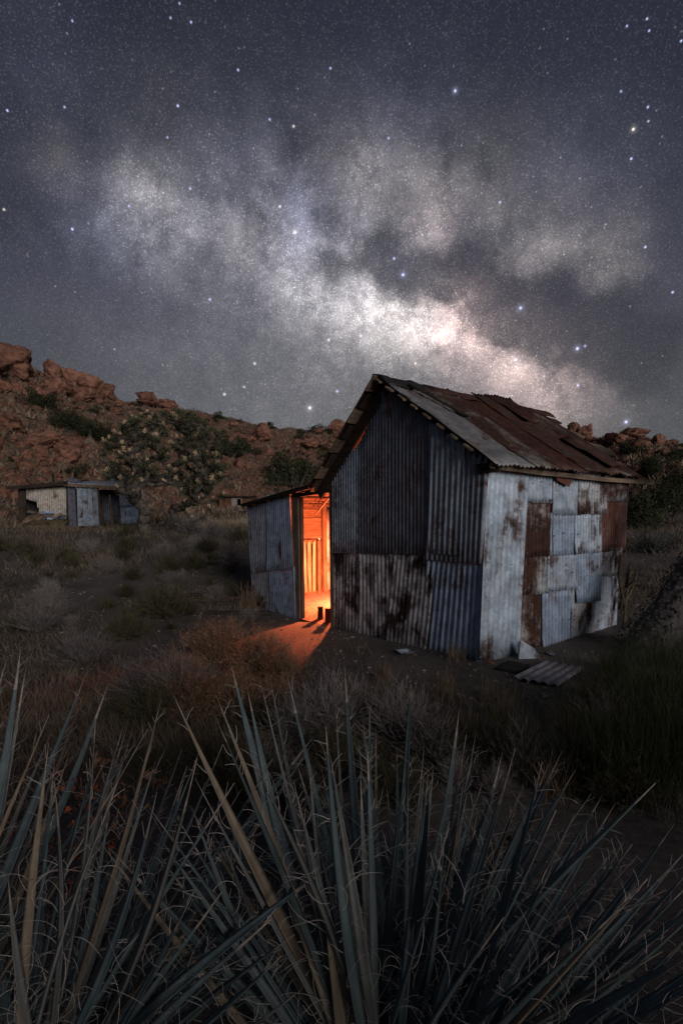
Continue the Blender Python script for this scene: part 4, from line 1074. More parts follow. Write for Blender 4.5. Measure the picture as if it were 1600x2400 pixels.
# the leaning joshua trunk at right, whose crown is out of the picture
jt = at_px(1478, 1525)
top = at_depth(1655, 1240, jt[1] + .15) - jt
tt = [top * 1.0, top * 1.25 + (0.1, .1, 0)]
root = empty('joshua_tree', jt); tag(root, 'thick dark leaning joshua trunk at the right edge', 'tree')
def lean_trunk():
    n = 34; ns = 26; V = []; F = []; end = top * 1.75
    ax = end / np.linalg.norm(end); a = np.cross(ax, (0, 1.0, 0)); a /= np.linalg.norm(a); b = np.cross(ax, a)
    for i in range(n + 1):
        f = i / n; c = end * f + np.array([0, 0, -.25 * (1 - f)]) + a * -.10 * math.sin(f * 3)
        rr = .225 * (1 - .25 * f) + .08 * math.exp(-f * 9)
        for j in range(ns):
            an = 2 * math.pi * j / ns; w = rr * (1 + .16 * noise.noise((math.cos(an) * 2.5, math.sin(an) * 2.5, f * 9)) + .10 * noise.noise((math.cos(an) * 7, math.sin(an) * 7, f * 30)))
            V.append(c + w * (math.cos(an) * a + math.sin(an) * b))
    for i in range(n):
        for j in range(ns): F.append((i * ns + j, i * ns + (j + 1) % ns, (i + 1) * ns + (j + 1) % ns, (i + 1) * ns + j))
    link('trunk', np_mesh('trunk', V, F, M['bark_dark'], True), root)
    r = random.Random(2); Vs = []; Fs = []
    for k in range(1500):
        f = r.uniform(.02, 1); an = r.uniform(0, 6.28); c = end * f + a * -.10 * math.sin(f * 3); rr = .225 * (1 - .25 * f) + .08 * math.exp(-f * 9)
        nrm = math.cos(an) * a + math.sin(an) * b; tg_ = np.cross(nrm, ax); p = c + nrm * rr * .95; d = -ax * .9 + nrm * r.uniform(.08, .32) + tg_ * r.uniform(-.4, .4); d /= np.linalg.norm(d); L = r.uniform(.02, .045); bq = len(Vs)
        Vs += [p - tg_ * .018, p + tg_ * .018, p + d * L + tg_ * .004, p + d * L - tg_ * .004]; Fs.append((bq, bq + 1, bq + 2, bq + 3))
    o = link('bark_scales', np_mesh('bark_scales', Vs, Fs, M['bark_dark']), root); o['kind'] = 'stuff'
    for k in range(16):
        q = end + np.array([abs(r.gauss(.7, .4)) + .25, r.gauss(.1, .4), r.gauss(.5, .35)])
        MB().tube([end * .97, (end + q) / 2 + (0, 0, -.1), q], [.14, .08, .06], 6).build('limb', M['bark_dark'], root, True)
        o = link('leaf_rosette', r.choice(ROS), root, q); o.scale = (.3, .3, .3)
lean_trunk()
# cholla cactus behind the far end of the shack
M['cholla'] = matte('cholla skin', (.06, .052, .034), (.13, .11, .075), 20, rnd=.2)
M['spine'] = matte('pale spines', (.13, .10, .065), (.23, .185, .13), 20, rnd=.2)
def cholla(pos, s, label, chains):
    root = empty('cholla_cactus', pos); tag(root, label, 'cactus'); mb = MB(); V = []; F = []; r = random.Random(1)
    for ch in chains:
        mb.tube(ch, [.013 * s] * (len(ch) - 1) + [.008 * s], 7)
        for i in range(len(ch) - 1):
            for _ in range(60):
                f = r.random(); q = np.asarray(ch[i]) * (1 - f) + np.asarray(ch[i + 1]) * f; d = np.array([r.gauss(0, 1), r.gauss(0, 1), r.gauss(0, 1)]); d /= np.linalg.norm(d); e = np.cross(d, (.3, .5, .8)); e /= np.linalg.norm(e); b = len(V)
                V += [q - e * .004, q + e * .004, q + d * .05 * s]; F.append((b, b + 1, b + 2))
    mb.build('stem', M['cholla'], root, True); o = link('spines', np_mesh('spines', V, F, M['spine']), root); o['kind'] = 'stuff'
cg = at_px(1462, 1470); cy_ = cg[1]
cpx = lambda *pts: [at_depth(px, py, cy_ + dz) - cg for px, py, dz in pts]
cholla(cg, 1.5, 'thin tan cholla cactus between the shack end and the leaning trunk', [cpx((1460, 1470, 0), (1466, 1400, 0), (1472, 1372, .05)), cpx((1464, 1425, 0), (1452, 1370, 0), (1449, 1345, 0), (1454, 1300, .05)),
    cpx((1466, 1378, 0), (1470, 1350, 0), (1476, 1320, 0)), cpx((1470, 1360, 0), (1480, 1335, .1)), cpx((1466, 1375, 0), (1486, 1362, -.1), (1492, 1335, -.1)), cpx((1455, 1440, 0), (1472, 1395, .1), (1484, 1374, .1)), cpx((1450, 1430, .1), (1458, 1385, .1), (1490, 1366, .15))])
# grey yucca clump far right behind the trunk
def far_yucca(pos, s, label):
    root = empty('yucca_plant', pos); tag(root, label, 'yucca'); r = np.random.RandomState(3)
    V, F = blades(np.zeros((140, 3)) + np.c_[r.normal(0, .15, (140, 2)), np.zeros(140)], s * r.uniform(.7, 1.05, 140), np.full(140, .035), r.uniform(.2, 1.6, 140), 5)
    o = link('leaves', np_mesh('leaves', V, F, matte('grey yucca leaf', (.05, .065, .065), (.11, .13, .13), 5)), root); o['kind'] = 'stuff'
far_yucca(at_px(1525, 1295), .75, 'grey green yucca clump behind the leaning trunk')

# ------------------------------------------------------------------ the far tin shed, its junk, the small hut
SH = near(*(at_depth(170, 1232, 28)[:2]))
def shed():
    Y = 28.0; root = empty('tin_shed', SH); tag(root, 'derelict tin shed with flat roof and broken walls left of the joshua tree', 'shed')
    def L(px, py, dy=0.0): return at_depth(px, py, Y + dy) - SH
    def pan(name, q, mat, dy=0.0, pitch=.12, amp=.012, n=(0, -1, 0), **kw):
        return sheet(name, [L(px, py, dy) for px, py in q], n, M[mat], pitch=pitch, amp=amp, rows=5, parent=root, wave_px=4, **kw)
    tan = M['shed_tan'] = metal('pale tan metal', (.42, .40, .365), (.60, .58, .53), .22, metallic=.1)
    # left wall sheet with the broken corner: upper part and right part
    pan('corrugated_sheet', [(92, 1206), (158, 1222), (157, 1136), (90, 1140)], 'shed_tan')
    pan('corrugated_sheet', [(62, 1172), (93, 1180), (92, 1140), (62, 1143)], 'shed_tan', .02, tear=.12)
    pan('corrugated_sheet', [(88, 1190), (106, 1212), (106, 1170), (86, 1172)], 'shed_tan', .03, tear=.2)
    for x0, x1 in ((46, 62), (158, 168)):
        MB().board(L((x0 + x1) / 2, 1234), L((x0 + x1) / 2 - 1, 1138), (1, 0, 0), (x1 - x0) * Y / FPX, .12, RND, .01).build('post', M['plank_dark'], root)
    for i, x in enumerate((62, 74, 84, 98)):
        MB().board(L(x, 1200 + i, .5), L(x + 14, 1199 + i * 3, .5), (0, 0, 1), .12, .05, RND, .02).build('plank', M['plank_gy'], root)
    for k in range(2):
        MB().board(L(167 + k * 9, 1234, -.1), L(163 + k * 9, 1138, -.1), (1, 0, 0), .20, .03, RND, .006).build('board', M['galv_dark'], root)
    bx = [181, 196, 209, 223]; tx = [180, 194, 207, 222]
    for k in range(4):
        w0 = 14 * Y / FPX
        b0 = L(190 + k * 12.5, 1233, -.25); b1 = L(187 + k * 11.5, 1141, -.25)
        MB().board(b0, b1, (1, 0, 0), 12.6 * Y / FPX, .03, RND, .004).build('board', M['galv'], root)
    MB().board(L(240, 1228, -.2), L(227, 1142, -.2), (1, 0, 0), .16, .08, RND, .006).build('door_post', M['plank_wz'], root)
    MB().board(L(266, 1226, 0), L(257, 1160, 0), (1, 0, 0), .06, .05, RND, .004).build('door_post', M['plank_gz'], root)
    pan('corrugated_sheet', [(284, 1228), (330, 1228), (330, 1186), (282, 1188)], 'galv_blue', .05)
    pan('corrugated_sheet', [(282, 1189), (330, 1187), (328, 1146), (278, 1148)], 'galv', .0)
    MB().board(L(278, 1188, .3), L(283, 1228, .3), (1, 0, 0), .10, .05, RND, .004).build('plank', M['plank_gz'], root)
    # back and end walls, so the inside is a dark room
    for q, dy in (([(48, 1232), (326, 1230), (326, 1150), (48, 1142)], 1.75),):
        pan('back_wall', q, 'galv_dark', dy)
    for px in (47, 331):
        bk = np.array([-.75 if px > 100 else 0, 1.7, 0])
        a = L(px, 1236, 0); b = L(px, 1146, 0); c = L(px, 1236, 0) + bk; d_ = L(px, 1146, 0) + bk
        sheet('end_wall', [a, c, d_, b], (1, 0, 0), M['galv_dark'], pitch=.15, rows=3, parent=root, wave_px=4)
    # flat roof in two slabs with a raised torn flap
    def slab(name, p, q, th, mat, dep=2.2):
        a, b = np.asarray(p), np.asarray(q); V = []
        for dz in (0, -th):
            for e in (a, b):
                V.append(e + (0, -.35, dz)); V.append(e + (-.9 if e is b and name == 'roof' and mat == 'galv_mid' else 0, dep, dz + .25))
        MB().add(V, [(0, 2, 3, 1), (4, 5, 7, 6), (0, 4, 6, 2), (1, 3, 7, 5), (0, 1, 5, 4), (2, 6, 7, 3)]).build(name, M[mat], root)
    slab('roof', L(24, 1141), L(165, 1128), .16, 'plank_dark'); slab('roof', L(158, 1131), L(338, 1139), .10, 'galv_mid')
    MB().board(L(150, 1136, -.42), L(340, 1143, -.42), (0, 0, 1), .14, .04, RND, .01, -.03, 6).build('fascia', M['plank_gy'], root)
    MB().board(L(24, 1145, -.42), L(160, 1134, -.42), (0, 0, 1), .13, .05, RND, .01).build('fascia', M['plank_dark'], root)
    for px in (168, 258):
        c = L(px, 1129, -.2); MB().add([c + (-.35, 0, 0), c + (.45, .05, -.02), c + (.02, .1, .24), c + (-.3, .5, .02), c + (.4, .6, .0), c + (.0, .5, .20)], [(0, 1, 2), (1, 4, 5, 2), (0, 2, 5, 3), (3, 5, 4)]).build('roof_flap', M['galv_dark'], root)
    c = L(126, 1128, 1.0); MB().tube([c + (0, 0, -.1), c + (0, 0, .42)], [.06, .06], 6).build('stovepipe', M['plank_dark'], root)
shed()
def junk():
    Y = 26.0; g = near(*(at_depth(98, 1240, Y)[:2])); root = empty('junk_panel', g); tag(root, 'faded green and tan discarded body panel in front of the tin shed', 'scrap')
    def L(px, py, dy=0.0): return at_depth(px, py, Y + dy) - g
    m1 = metal('faded green paint', (.085, .085, .04), (.17, .16, .085), .35, metallic=.0); m2 = metal('faded tan paint', (.17, .12, .085), (.28, .20, .14), .3, metallic=.0)
    def shell(name, x0, x1, y0, y1, mat, dy, dep):
        V = []; F = []; n = 12; mm = 6
        for i in range(n + 1):
            for j in range(mm + 1):
                f = i / n; gq = j / mm
                p = L(x0 + (x1 - x0) * f, y1 + (y0 - y1) * math.sin(gq * 1.5) * (1 - .12 * abs(2 * f - 1) ** 3), dy) + np.array([0, dep * gq ** 1.5, .03 * noise.noise((i * .6, j * .7, 3))]); V.append(p)
        for i in range(n):
            for j in range(mm): a = i * (mm + 1) + j; F.append((a, a + mm + 1, a + mm + 2, a + 1))
        o = link(name, np_mesh(name, V, F, mat, True), root); md = o.modifiers.new('thick', 'SOLIDIFY'); md.thickness = .02
    shell('panel', 56, 147, 1216, 1240, m1, 0, .9); shell('panel', 52, 92, 1205, 1226, m2, .5, .8); shell('panel', 80, 118, 1207, 1220, M['galv_mid'], .9, .5); shell('panel', 118, 146, 1206, 1226, M['galv_dark'], .7, .6)
    r = random.Random(4)
    for k in range(8):
        p = L(r.uniform(104, 146), r.uniform(1200, 1216), r.uniform(.4, .9)); d = np.array([r.uniform(.2, .5), r.uniform(-.3, .3), r.uniform(-.1, .2)])
        MB().board(p - d * .6, p + d * .6, (0, .3, 1), r.uniform(.05, .14), .02, r, .01).build('scrap_piece', M[r.choice(['galv_mid', 'galv_blue', 'plank_gy'])], root)
junk()
def hut():
    Y = 52.0; g = near(*(at_depth(552, 1202, Y)[:2])); root = empty('wooden_hut', g); tag(root, 'small brown wooden hut with white window frame beyond the lean-to', 'hut')
    def L(px, py, dy=0.0): return at_depth(px, py, Y + dy) - g
    hw = wood('hut boards', (.075, .040, .024), (.16, .085, .052), 2)
    x0, x1, yb, yt = 514, 588, 1206, 1163
    n = 10
    for k in range(n):
        a = x0 + (x1 - x0) * (k + .5) / n
        if 542 < a < 568:
            MB().board(L(a, yb), L(a, 1187), (1, 0, 0), (x1 - x0) / n * Y / FPX * .97, .04, RND, .01).build('board', hw, root)
            MB().board(L(a, 1168), L(a, yt), (1, 0, 0), (x1 - x0) / n * Y / FPX * .97, .04, RND, .01).build('board', hw, root)
        else: MB().board(L(a, yb), L(a, yt), (1, 0, 0), (x1 - x0) / n * Y / FPX * .97, .04, RND, .01).build('board', hw, root)
    wf = MB(); m = matte('old white paint', (.20, .18, .16), (.34, .32, .29), 8)
    for p, q in (((544, 1167), (544, 1187)), ((566, 1167), (566, 1187)), ((544, 1168), (566, 1168)), ((544, 1186), (566, 1186)), ((555, 1168), (555, 1186))):
        wf.board(L(*p, -.06), L(*q, -.06), (1, 0, 0) if p[0] == q[0] else (0, 0, 1), .10, .05)
    wf.build('window_frame', m, root)
    MB().board(L(549.5, 1185, -.03), L(549.5, 1169, -.03), (1, 0, 0), .38, .03).build('window_board', m, root)
    a, b = L(x0 - 3, yt - 1), L(x1 + 3, yt - 1)
    MB().add([a + (0, -.4, 0), b + (0, -.4, 0), b + (0, 3.2, .15), a + (0, 3.2, .15), a + (0, -.4, -.14), b + (0, -.4, -.14), b + (0, 3.2, 0), a + (0, 3.2, 0)], [(0, 1, 2, 3), (7, 6, 5, 4), (0, 4, 5, 1), (1, 5, 6, 2), (2, 6, 7, 3), (3, 7, 4, 0)]).build('roof', M['plank_dark'], root)
    for px in (x0 + .5, x1 - .5):
        p, q = L(px, yb), L(px, yt); MB().add([p, q, q + (0, 3, 0), p + (0, 3, 0), p + (.06, 0, 0), q + (.06, 0, 0), q + (.06, 3, 0), p + (.06, 3, 0)], [(0, 1, 2, 3), (7, 6, 5, 4), (0, 4, 5, 1), (1, 5, 6, 2), (2, 6, 7, 3), (3, 7, 4, 0)]).build('side_wall', hw, root)
    p, q = L(x0, yb), L(x1, yt); MB().box(((p[0] + q[0]) / 2, 3.0, (p[2] + q[2]) / 2), q[0] - p[0], .06, q[2] - p[2]).build('back_wall', hw, root)
    # dark box in front of it
    g2 = at_px(566, 1211); k2 = g2[1] / FPX; c = empty('crate', g2); tag(c, 'dark box standing in the grass before the small hut', 'box')
    MB().box((0, 0, 6.5 * k2), 24 * k2, 14 * k2, 13 * k2, .1, .04, RND).build('body', M['plank_dark'], c); MB().box((0, 0, 13.6 * k2), 26 * k2, 15 * k2, 1.4 * k2, .1, .02, RND).build('lid', M['galv_dark'], c)
    # grey stakes behind
    for i, px in enumerate((594, 602, 609, 617, 625, 576)):
        gq = near(*(at_depth(px, 1180, 60 + i)[:2])); tpx = [1150, 1152, 1148, 1155, 1158, 1148][i]
        h = (at_depth(px, tpx, gq[1])[2] - gq[2])
        s = empty('fence_stake', gq); tag(s, 'pale weathered stake standing beyond the small hut', 'stake', 'stakes beyond the hut')
        MB().board((0, 0, -.2), (.05, 0, h), (1, 0, 0), .14, .10, RND, .01).build('stake', M['plank_gz'], s)
hut()

# ------------------------------------------------------------------ scrap metal and boards on the ground, things inside
def ground_sheet(name, px_quad, mat, pitch_n, amp, lift, label, cat='metal sheet', dent=.004):
    P = [on_ground(*p) for p in px_quad]; g = sum(P) / 4; root_z = g
    q = [p - g + np.array([0, 0, lift]) for p in P]
    W = np.linalg.norm(q[1] - q[0]) * .5 + np.linalg.norm(q[2] - q[3]) * .5
    o = sheet(name, q, (0, 0, 1), mat, pitch=W / pitch_n, amp=amp, rows=6, parent=shack, dent=dent, ragged=.008, wave_px=10, th=.006)
    o.parent = None; o.location = tuple(g); tag(o, label, cat); return o
M['sheet_lilac'] = metal('grey fibre sheet', (.22, .22, .26), (.34, .34, .39), .18, metallic=.0)
ground_sheet('roofing_sheet', [(1200, 1594), (1305, 1614), (1368, 1573), (1276, 1556)], M['sheet_lilac'], 4.6, .012, .035, 'wavy grey roofing sheet lying on the sand in front of the side wall')
ground_sheet('scrap_sheet', [(922, 1530), (955, 1541), (976, 1534), (948, 1526)], M['galv_bright'], 1.2, .012, .03, 'small bent metal scrap lying before the rusty lower front wall', 'scrap')
ground_sheet('scrap_sheet', [(1275, 1534), (1296, 1540), (1302, 1535), (1284, 1531)], M['galv'], .8, .008, .02, 'flat metal chip lying right of the bent sheet', 'scrap')
ground_sheet('scrap_sheet', [(1262, 1630), (1276, 1640), (1288, 1634), (1276, 1628)], M['galv'], 1.0, .008, .02, 'small metal scrap below the wavy roofing sheet', 'scrap')
ground_sheet('scrap_sheet', [(1156, 1570), (1215, 1582), (1240, 1560), (1190, 1552)], M['tar'], 1.0, .006, .015, 'dark flat sheet at the foot of the shack corner', 'scrap')
bs = on_ground(1236, 1545)
MB().add([(-.10, 0, .0), (.16, .03, .0), (.10, .05, .10), (-.06, .06, .20), (-.09, .10, .16), (.0, .08, .05), (.16, .10, .03), (.05, .12, .0)],
         [(0, 1, 2, 3), (0, 3, 4), (3, 2, 5, 4), (1, 6, 2), (2, 6, 5), (5, 6, 7), (4, 5, 7, 0)]).build('bent_sheet', M['galv_bright'])
o = bpy.data.objects['bent_sheet']; o.location = tuple(bs); tag(o, 'crumpled bright metal piece leaning at the base of the side wall', 'scrap')
for px, py, l, lb in [(445, 1405, 1.1, 'dark loose board nearest the lean-to on the sand'), (470, 1418, 1.2, 'second dark board lying below it on the sand'), (480, 1395, 1.0, 'thin dark board farthest out on the sand'), (560, 1440, 1.1, 'dark board lying slanted left of the door')]:
    g = on_ground(px, py); o = MB().board((-l / 2, 0, .03), (l / 2, RND.uniform(-.1, .1), .03), (0, 1, 0), .12, .03, RND, .006).build('board', M['plank_dark']); o.location = tuple(g); o.rotation_euler = (0, 0, RND.uniform(-.2, .4)); tag(o, lb, 'board', 'boards on the sand')
wd_log = wood('burnt log', (.05, .03, .02), (.16, .10, .07), 1)
def stump(t_, s_, r, h, lb, lean):
    p = world_ts(t_, s_, -.09); px = s_ * 40
    n = 12; ring = []
    for z, k in ((0, 1.0), (.3, .96), (.7, .92), (1, .95)):
        ring.append([(r * k * (1 + .12 * noise.noise((math.cos(a) * 2 + px, math.sin(a) * 2, z))) * math.cos(a) + lean * z * h, r * k * (1 + .1 * noise.noise((math.cos(a) * 2, math.sin(a) * 2, z + px))) * math.sin(a), h * z) for a in [2 * math.pi * q / n for q in range(n)]])
    vs = sum(ring, []); fs = [(i * n + k, i * n + (k + 1) % n, (i + 1) * n + (k + 1) % n, (i + 1) * n + k) for i in range(3) for k in range(n)]
    rt = empty('log_stump', p); tag(rt, lb, 'log')
    MB().add(vs, fs).build('bark', wd_log, rt); MB().add(ring[-1], [tuple(range(n))]).build('cut_face', M['plank_wz'], rt)
stump(.22, 3.31, .050, .22, 'dark log stump on the shack floor, left of the two in the doorway', .02)
stump(.20, 3.05, .055, .23, 'dark log stump on the shack floor, right of the two in the doorway', -.03)
def floor_litter():
    r = np.random.RandomState(2); n = 1500
    t = r.uniform(.08, 1.9, n); s = r.uniform(2.2, 5.1, n); P = np.array([world_ts(a, b, -.075) for a, b in zip(t, s)])
    V, F = blades(P, r.uniform(.02, .10, n), np.full(n, .006), r.uniform(.6, 2.4, n), 4, 2)
    tag(link('floor_litter', np_mesh('floor_litter', V, F, M['straw'])), 'straw and twigs littering the shack floor', kind='stuff')
floor_litter()

# ------------------------------------------------------------------ foreground yuccas
def leaf_material(name, c1, c2, edge, spots=0.0):
    m, N, b = principled(name, .55, 0, .35)
    p, rn = coords(N)
    n1 = N.noise(N.vmath('MULTIPLY', p, (30, 30, 3)), 1.0, 4, .6); n2 = N.noise(p, 70, 4, .6)
    col = N.mix(N.ramp(n1, [(.3, 0.0), (.7, 1.0)]), c1, c2)
    if spots: col = N.mix(N.ramp(n2, [(.64, 0.0), (.70, spots)]), col, (.03, .018, .010))
    col = N.scale(col, N.math('MULTIPLY_ADD', rn, .6, .7))
    N.put(b.inputs['Base Color'], col); bump(N, b, n1, .3, .003); return m
LEAF_G = leaf_material('yucca leaf green', (.052, .080, .090), (.110, .150, .162), None, .2)
LEAF_D = leaf_material('yucca leaf dry', (.14, .115, .085), (.27, .225, .165), None, .75)
LEAF_B = leaf_material('yucca leaf grey', (.10, .11, .108), (.20, .21, .205), None, .4)
TIPM = matte('yucca tip highlight', (.17, .15, .135), (.36, .32, .29), 40)  # pale leaf tips, the highlight on them painted into the colour
FIB = matte('yucca fibre', (.36, .34, .32), (.58, .56, .53), 20)
YR = random.Random(99)
def leaf_curve(H, T, bend, n=15):
    d = T - H; L = np.linalg.norm(d); d /= L; up = np.array([0, 0, 1.0]) - d * d[2]
    if np.linalg.norm(up) < .05: up = np.array([0, 1.0, 0])
    up /= np.linalg.norm(up)
    return [H + (T - H) * (i / n) + up * bend * L * math.sin(math.pi * i / n) for i in range(n + 1)], d, up
def yucca_leaf(root, H, T, width, bend, mats, twist):
    pts, d, up = leaf_curve(H, T, bend); n = len(pts) - 1; V = []; F = []; Mi = []
    wv = np.cross(d, up); ct, st_ = math.cos(twist), math.sin(twist)
    wv, nv = wv * ct + up * st_, up * ct - wv * st_
    for i in range(n + 1):
        f = i / n
        w = width * (.62 + .38 * min(1, f / .35)) if f < .45 else width * max(.02, (1 - ((f - .45) / .55) ** 1.35))
        th = .006 * (1 - f) + .0012; k = .34 * w * (.5 + f) if f < .8 else .40 * w
        p = pts[i]
        V += [p - wv * w / 2 + nv * k, p - wv * w * .25 + nv * (k * .33) - nv * th * .3, p - nv * th, p + wv * w * .25 + nv * (k * .33) - nv * th * .3, p + wv * w / 2 + nv * k,
              p + wv * w * .22 + nv * (k * .36 + th * .6), p + nv * th, p - wv * w * .22 + nv * (k * .36 + th * .6)]
    for i in range(n):
        for k in range(8):
            F.append((i * 8 + k, i * 8 + (k + 1) % 8, (i + 1) * 8 + (k + 1) % 8, (i + 1) * 8 + k))
            Mi.append(1 if i >= n - 1 - (int(twist * 100) % 2) else 0)
    F.append(tuple(range(n * 8, n * 8 + 8))); Mi.append(1)
    me = bpy.data.meshes.new('leaf'); me.from_pydata([tuple(map(float, v)) for v in V], [], F)
    for m in mats: me.materials.append(m)
    me.polygons.foreach_set('material_index', Mi); me.polygons.foreach_set('use_smooth', [True] * len(F)); me.update()
    o = link('leaf', me, root)
    return pts, wv, nv, width
def fibres(fm, leaf, r, count):
    pts, wv, nv, width = leaf; n = len(pts) - 1
    for _ in range(count):
        f = r.uniform(.18, .97); i = min(n - 1, int(f * n)); p = pts[i] + (pts[i + 1] - pts[i]) * (f * n - i)
        sg = r.choice((-1, 1)); w = width * (.9 if f < .5 else max(.05, 1 - ((f - .45) / .55) ** 1.35)) / 2
        p = p + wv * sg * w + nv * .3 * w * 2 * .5; ax = pts[i + 1] - pts[i]; ax /= np.linalg.norm(ax)
        d = ax * r.uniform(.3, 1.0) + wv * sg * r.uniform(.3, .9) + nv * r.uniform(-.3, .4); d /= np.linalg.norm(d)
        near_tip = f > .72
        L = r.uniform(.02, .055) if near_tip else r.uniform(.05, .16); seg = 5 if near_tip else 10
        cv = np.array([r.gauss(0, 1), r.gauss(0, 1), r.gauss(0, 1)]); cv /= np.linalg.norm(cv); curl = (r.uniform(.0, .9) if near_tip else r.uniform(.8, 4.6)) / seg
        q = [p]
        for s in range(seg):
            d = d + np.cross(cv, d) * curl + np.array([r.gauss(0, .05), r.gauss(0, .05), r.gauss(-.02, .05)]); d /= np.linalg.norm(d)
            p = p + d * L / seg; q.append(p)
        rr = r.uniform(.0005, .0009)
        fm.tube(q, [rr * (1 - .5 * k / seg) for k in range(seg + 1)], 3, cap=False)
def solve_tip(px, py, H, L, far):
    d = ray(px, py); d = d / np.linalg.norm(d); oc = ORG - H; b = oc @ d; c = oc @ oc - L * L; disc = b * b - c
    if disc < 0: return ORG + d * (-b)
    t = -b + math.sqrt(disc) * (1 if far else -1)
    return ORG + d * t
def yucca(heart_px, Y, z_off, leaves, label, rand_n, seed, spread=None, fib=16, up_n=0):
    g0 = at_depth(heart_px[0], heart_px[1], Y); base = near(g0[0], g0[1]); root = empty('yucca_plant', base); tag(root, label, 'yucca')
    H0 = np.array([g0[0], g0[1], base[2] + z_off]); r = random.Random(seed); fm = MB()
    lv = []
    for (px, py, w, kind, far, L) in leaves:
        H = H0 + np.array([r.gauss(0, .035), r.gauss(0, .035), r.gauss(0, .03)])
        T = solve_tip(px, py, H, L, far)
        lv.append((H, T, w, kind))
    for k in range(rand_n):     # inner and low leaves that fill the crown
        a = r.uniform(*(spread or (-math.pi, math.pi))); el = r.uniform(-.1, .6); L = r.uniform(.45, .8)
        H = H0 + np.array([r.gauss(0, .03), r.gauss(0, .03), r.gauss(-.03, .03)])
        T = H + L * np.array([math.sin(a) * math.cos(el), math.cos(a) * math.cos(el), math.sin(el)])
        if np.linalg.norm(T[:2]) < .45 or T[1] < .62: continue
        lv.append((H, T, r.uniform(.018, .028), r.choice('ggggbbd')))
    for k in range(up_n):       # upright leaves between the ones seen one by one
        a = r.uniform(*(spread or (-math.pi, math.pi))); el = r.uniform(.55, 1.35); L = r.uniform(.75, 1.0)
        H = H0 + np.array([r.gauss(0, .04), r.gauss(0, .04), r.gauss(0, .03)])
        T = H + L * np.array([math.sin(a) * math.cos(el), math.cos(a) * math.cos(el), math.sin(el)])
        lv.append((H, T, r.uniform(.018, .030), r.choice('gggggbd')))
    for H, T, w, kind in lv:
        mats = [{'g': LEAF_G, 'd': LEAF_D, 'b': LEAF_B}[kind], TIPM]
        lf = yucca_leaf(root, H - base, T - base, w * .98, r.uniform(-.06, .035), mats, r.uniform(-.5, .5))
        fibres(fm, lf, r, fib if T[2] > .3 else fib // 2)
    o = fm.build('leaf_fibres', FIB, root); o['kind'] = 'stuff'
    V = []; F = []
    mb = MB(); mb.tube([(0, 0, -.1), (0, 0, z_off + .04)], [.10, .07], 10).build('trunk', M['bark_dark'], root)
W = .038
CEN = [(541, 1556, .044, 'g', 1, 1.22), (579, 1612, .038, 'g', 1, 1.18), (607, 1584, .016, 'b', 1, 1.25), (630, 1574, .020, 'b', 1, 1.3), (671, 1574, .028, 'g', 1, 1.28), (408, 1632, .034, 'd', 0, 1.05), (505, 1626, .026, 'd', 1, 1.12),
    (505, 1680, .026, 'g', 0, 1.05), (584, 1766, .034, 'b', 0, .92), (686, 1934, .040, 'd', 0, .72), (704, 1895, .030, 'b', 0, .80), (763, 1702, .040, 'g', 0, .98), (747, 1724, .022, 'g', 1, 1.15), (786, 1645, .020, 'b', 1, 1.25),
    (806, 1549, .036, 'g', 1, 1.28), (866, 1638, .026, 'g', 1, 1.22), (838, 1720, .018, 'g', 1, 1.2), (963, 1587, .040, 'g', 1, 1.20), (929, 1747, .026, 'g', 1, 1.05), (1076, 1659, .036, 'g', 1, 1.15), (1114, 1720, .026, 'b', 1, 1.15),
    (1120, 1750, .028, 'g', 1, 1.12), (1177, 1762, .030, 'g', 1, 1.15), (994, 1742, .018, 'b', 1, 1.2), (1007, 1827, .044, 'g', 0, .82), (1316, 1760, .040, 'g', 1, 1.15), (1221, 1850, .022, 'b', 1, 1.05), (1248, 1866, .026, 'b', 1, 1.0),
    (1410, 1864, .038, 'g', 1, 1.08), (1535, 1835, .046, 'g', 0, 1.02), (1040, 1957, .028, 'g', 0, .75), (1054, 2020, .030, 'g', 0, .66), (1494, 2004, .026, 'g', 1, .98), (1610, 1990, .036, 'g', 1, 1.05), (1625, 2060, .032, 'g', 0, .95),
    (1660, 2110, .030, 'g', 0, .95), (1700, 2190, .036, 'g', 0, .92), (1690, 2260, .034, 'g', 0, .88), (1285, 2095, .020, 'b', 1, .82), (1390, 2070, .026, 'g', 1, .9), (1610, 2120, .028, 'b', 1, .95), (905, 1830, .024, 'g', 1, 1.05),
    (655, 1820, .030, 'g', 1, 1.0), (610, 1870, .028, 'g', 1, .95), (760, 2130, .030, 'd', 0, .55), (735, 1850, .022, 'g', 1, 1.05), (960, 1840, .024, 'g', 1, 1.0), (1180, 1980, .022, 'd', 1, .85), (880, 1700, .020, 'd', 1, 1.18), (1320, 1990, .024, 'g', 1, .95), (1450, 2130, .028, 'g', 0, .85), (1550, 2230, .028, 'b', 0, .82), (1580, 1930, .030, 'g', 1, 1.02), (1625, 2030, .030, 'g', 1, .98), (1560, 2085, .028, 'g', 1, .92), (1645, 2160, .030, 'g', 1, .95), (1500, 2060, .026, 'g', 1, .92), (1440, 1990, .028, 'g', 1, .98), (1375, 1950, .026, 'b', 1, .98), (1650, 2250, .032, 'g', 1, .9), (1610, 2330, .032, 'g', 0, .8), (1520, 2180, .030, 'g', 1, .85), (1420, 2210, .028, 'b', 1, .8), (1350, 2120, .028, 'g', 1, .82), (1680, 2080, .030, 'g', 1, 1.02), (1300, 2230, .03, 'g', 0, .7), (1180, 2150, .03, 'g', 0, .68), (1140, 2240, .032, 'g', 0, .6)]
yucca((905, 2440), 1.04, .12, CEN, 'large yucca with upright blue green leaves in the centre foreground', 34, 11, (-1.4, 1.7), 18, 52)
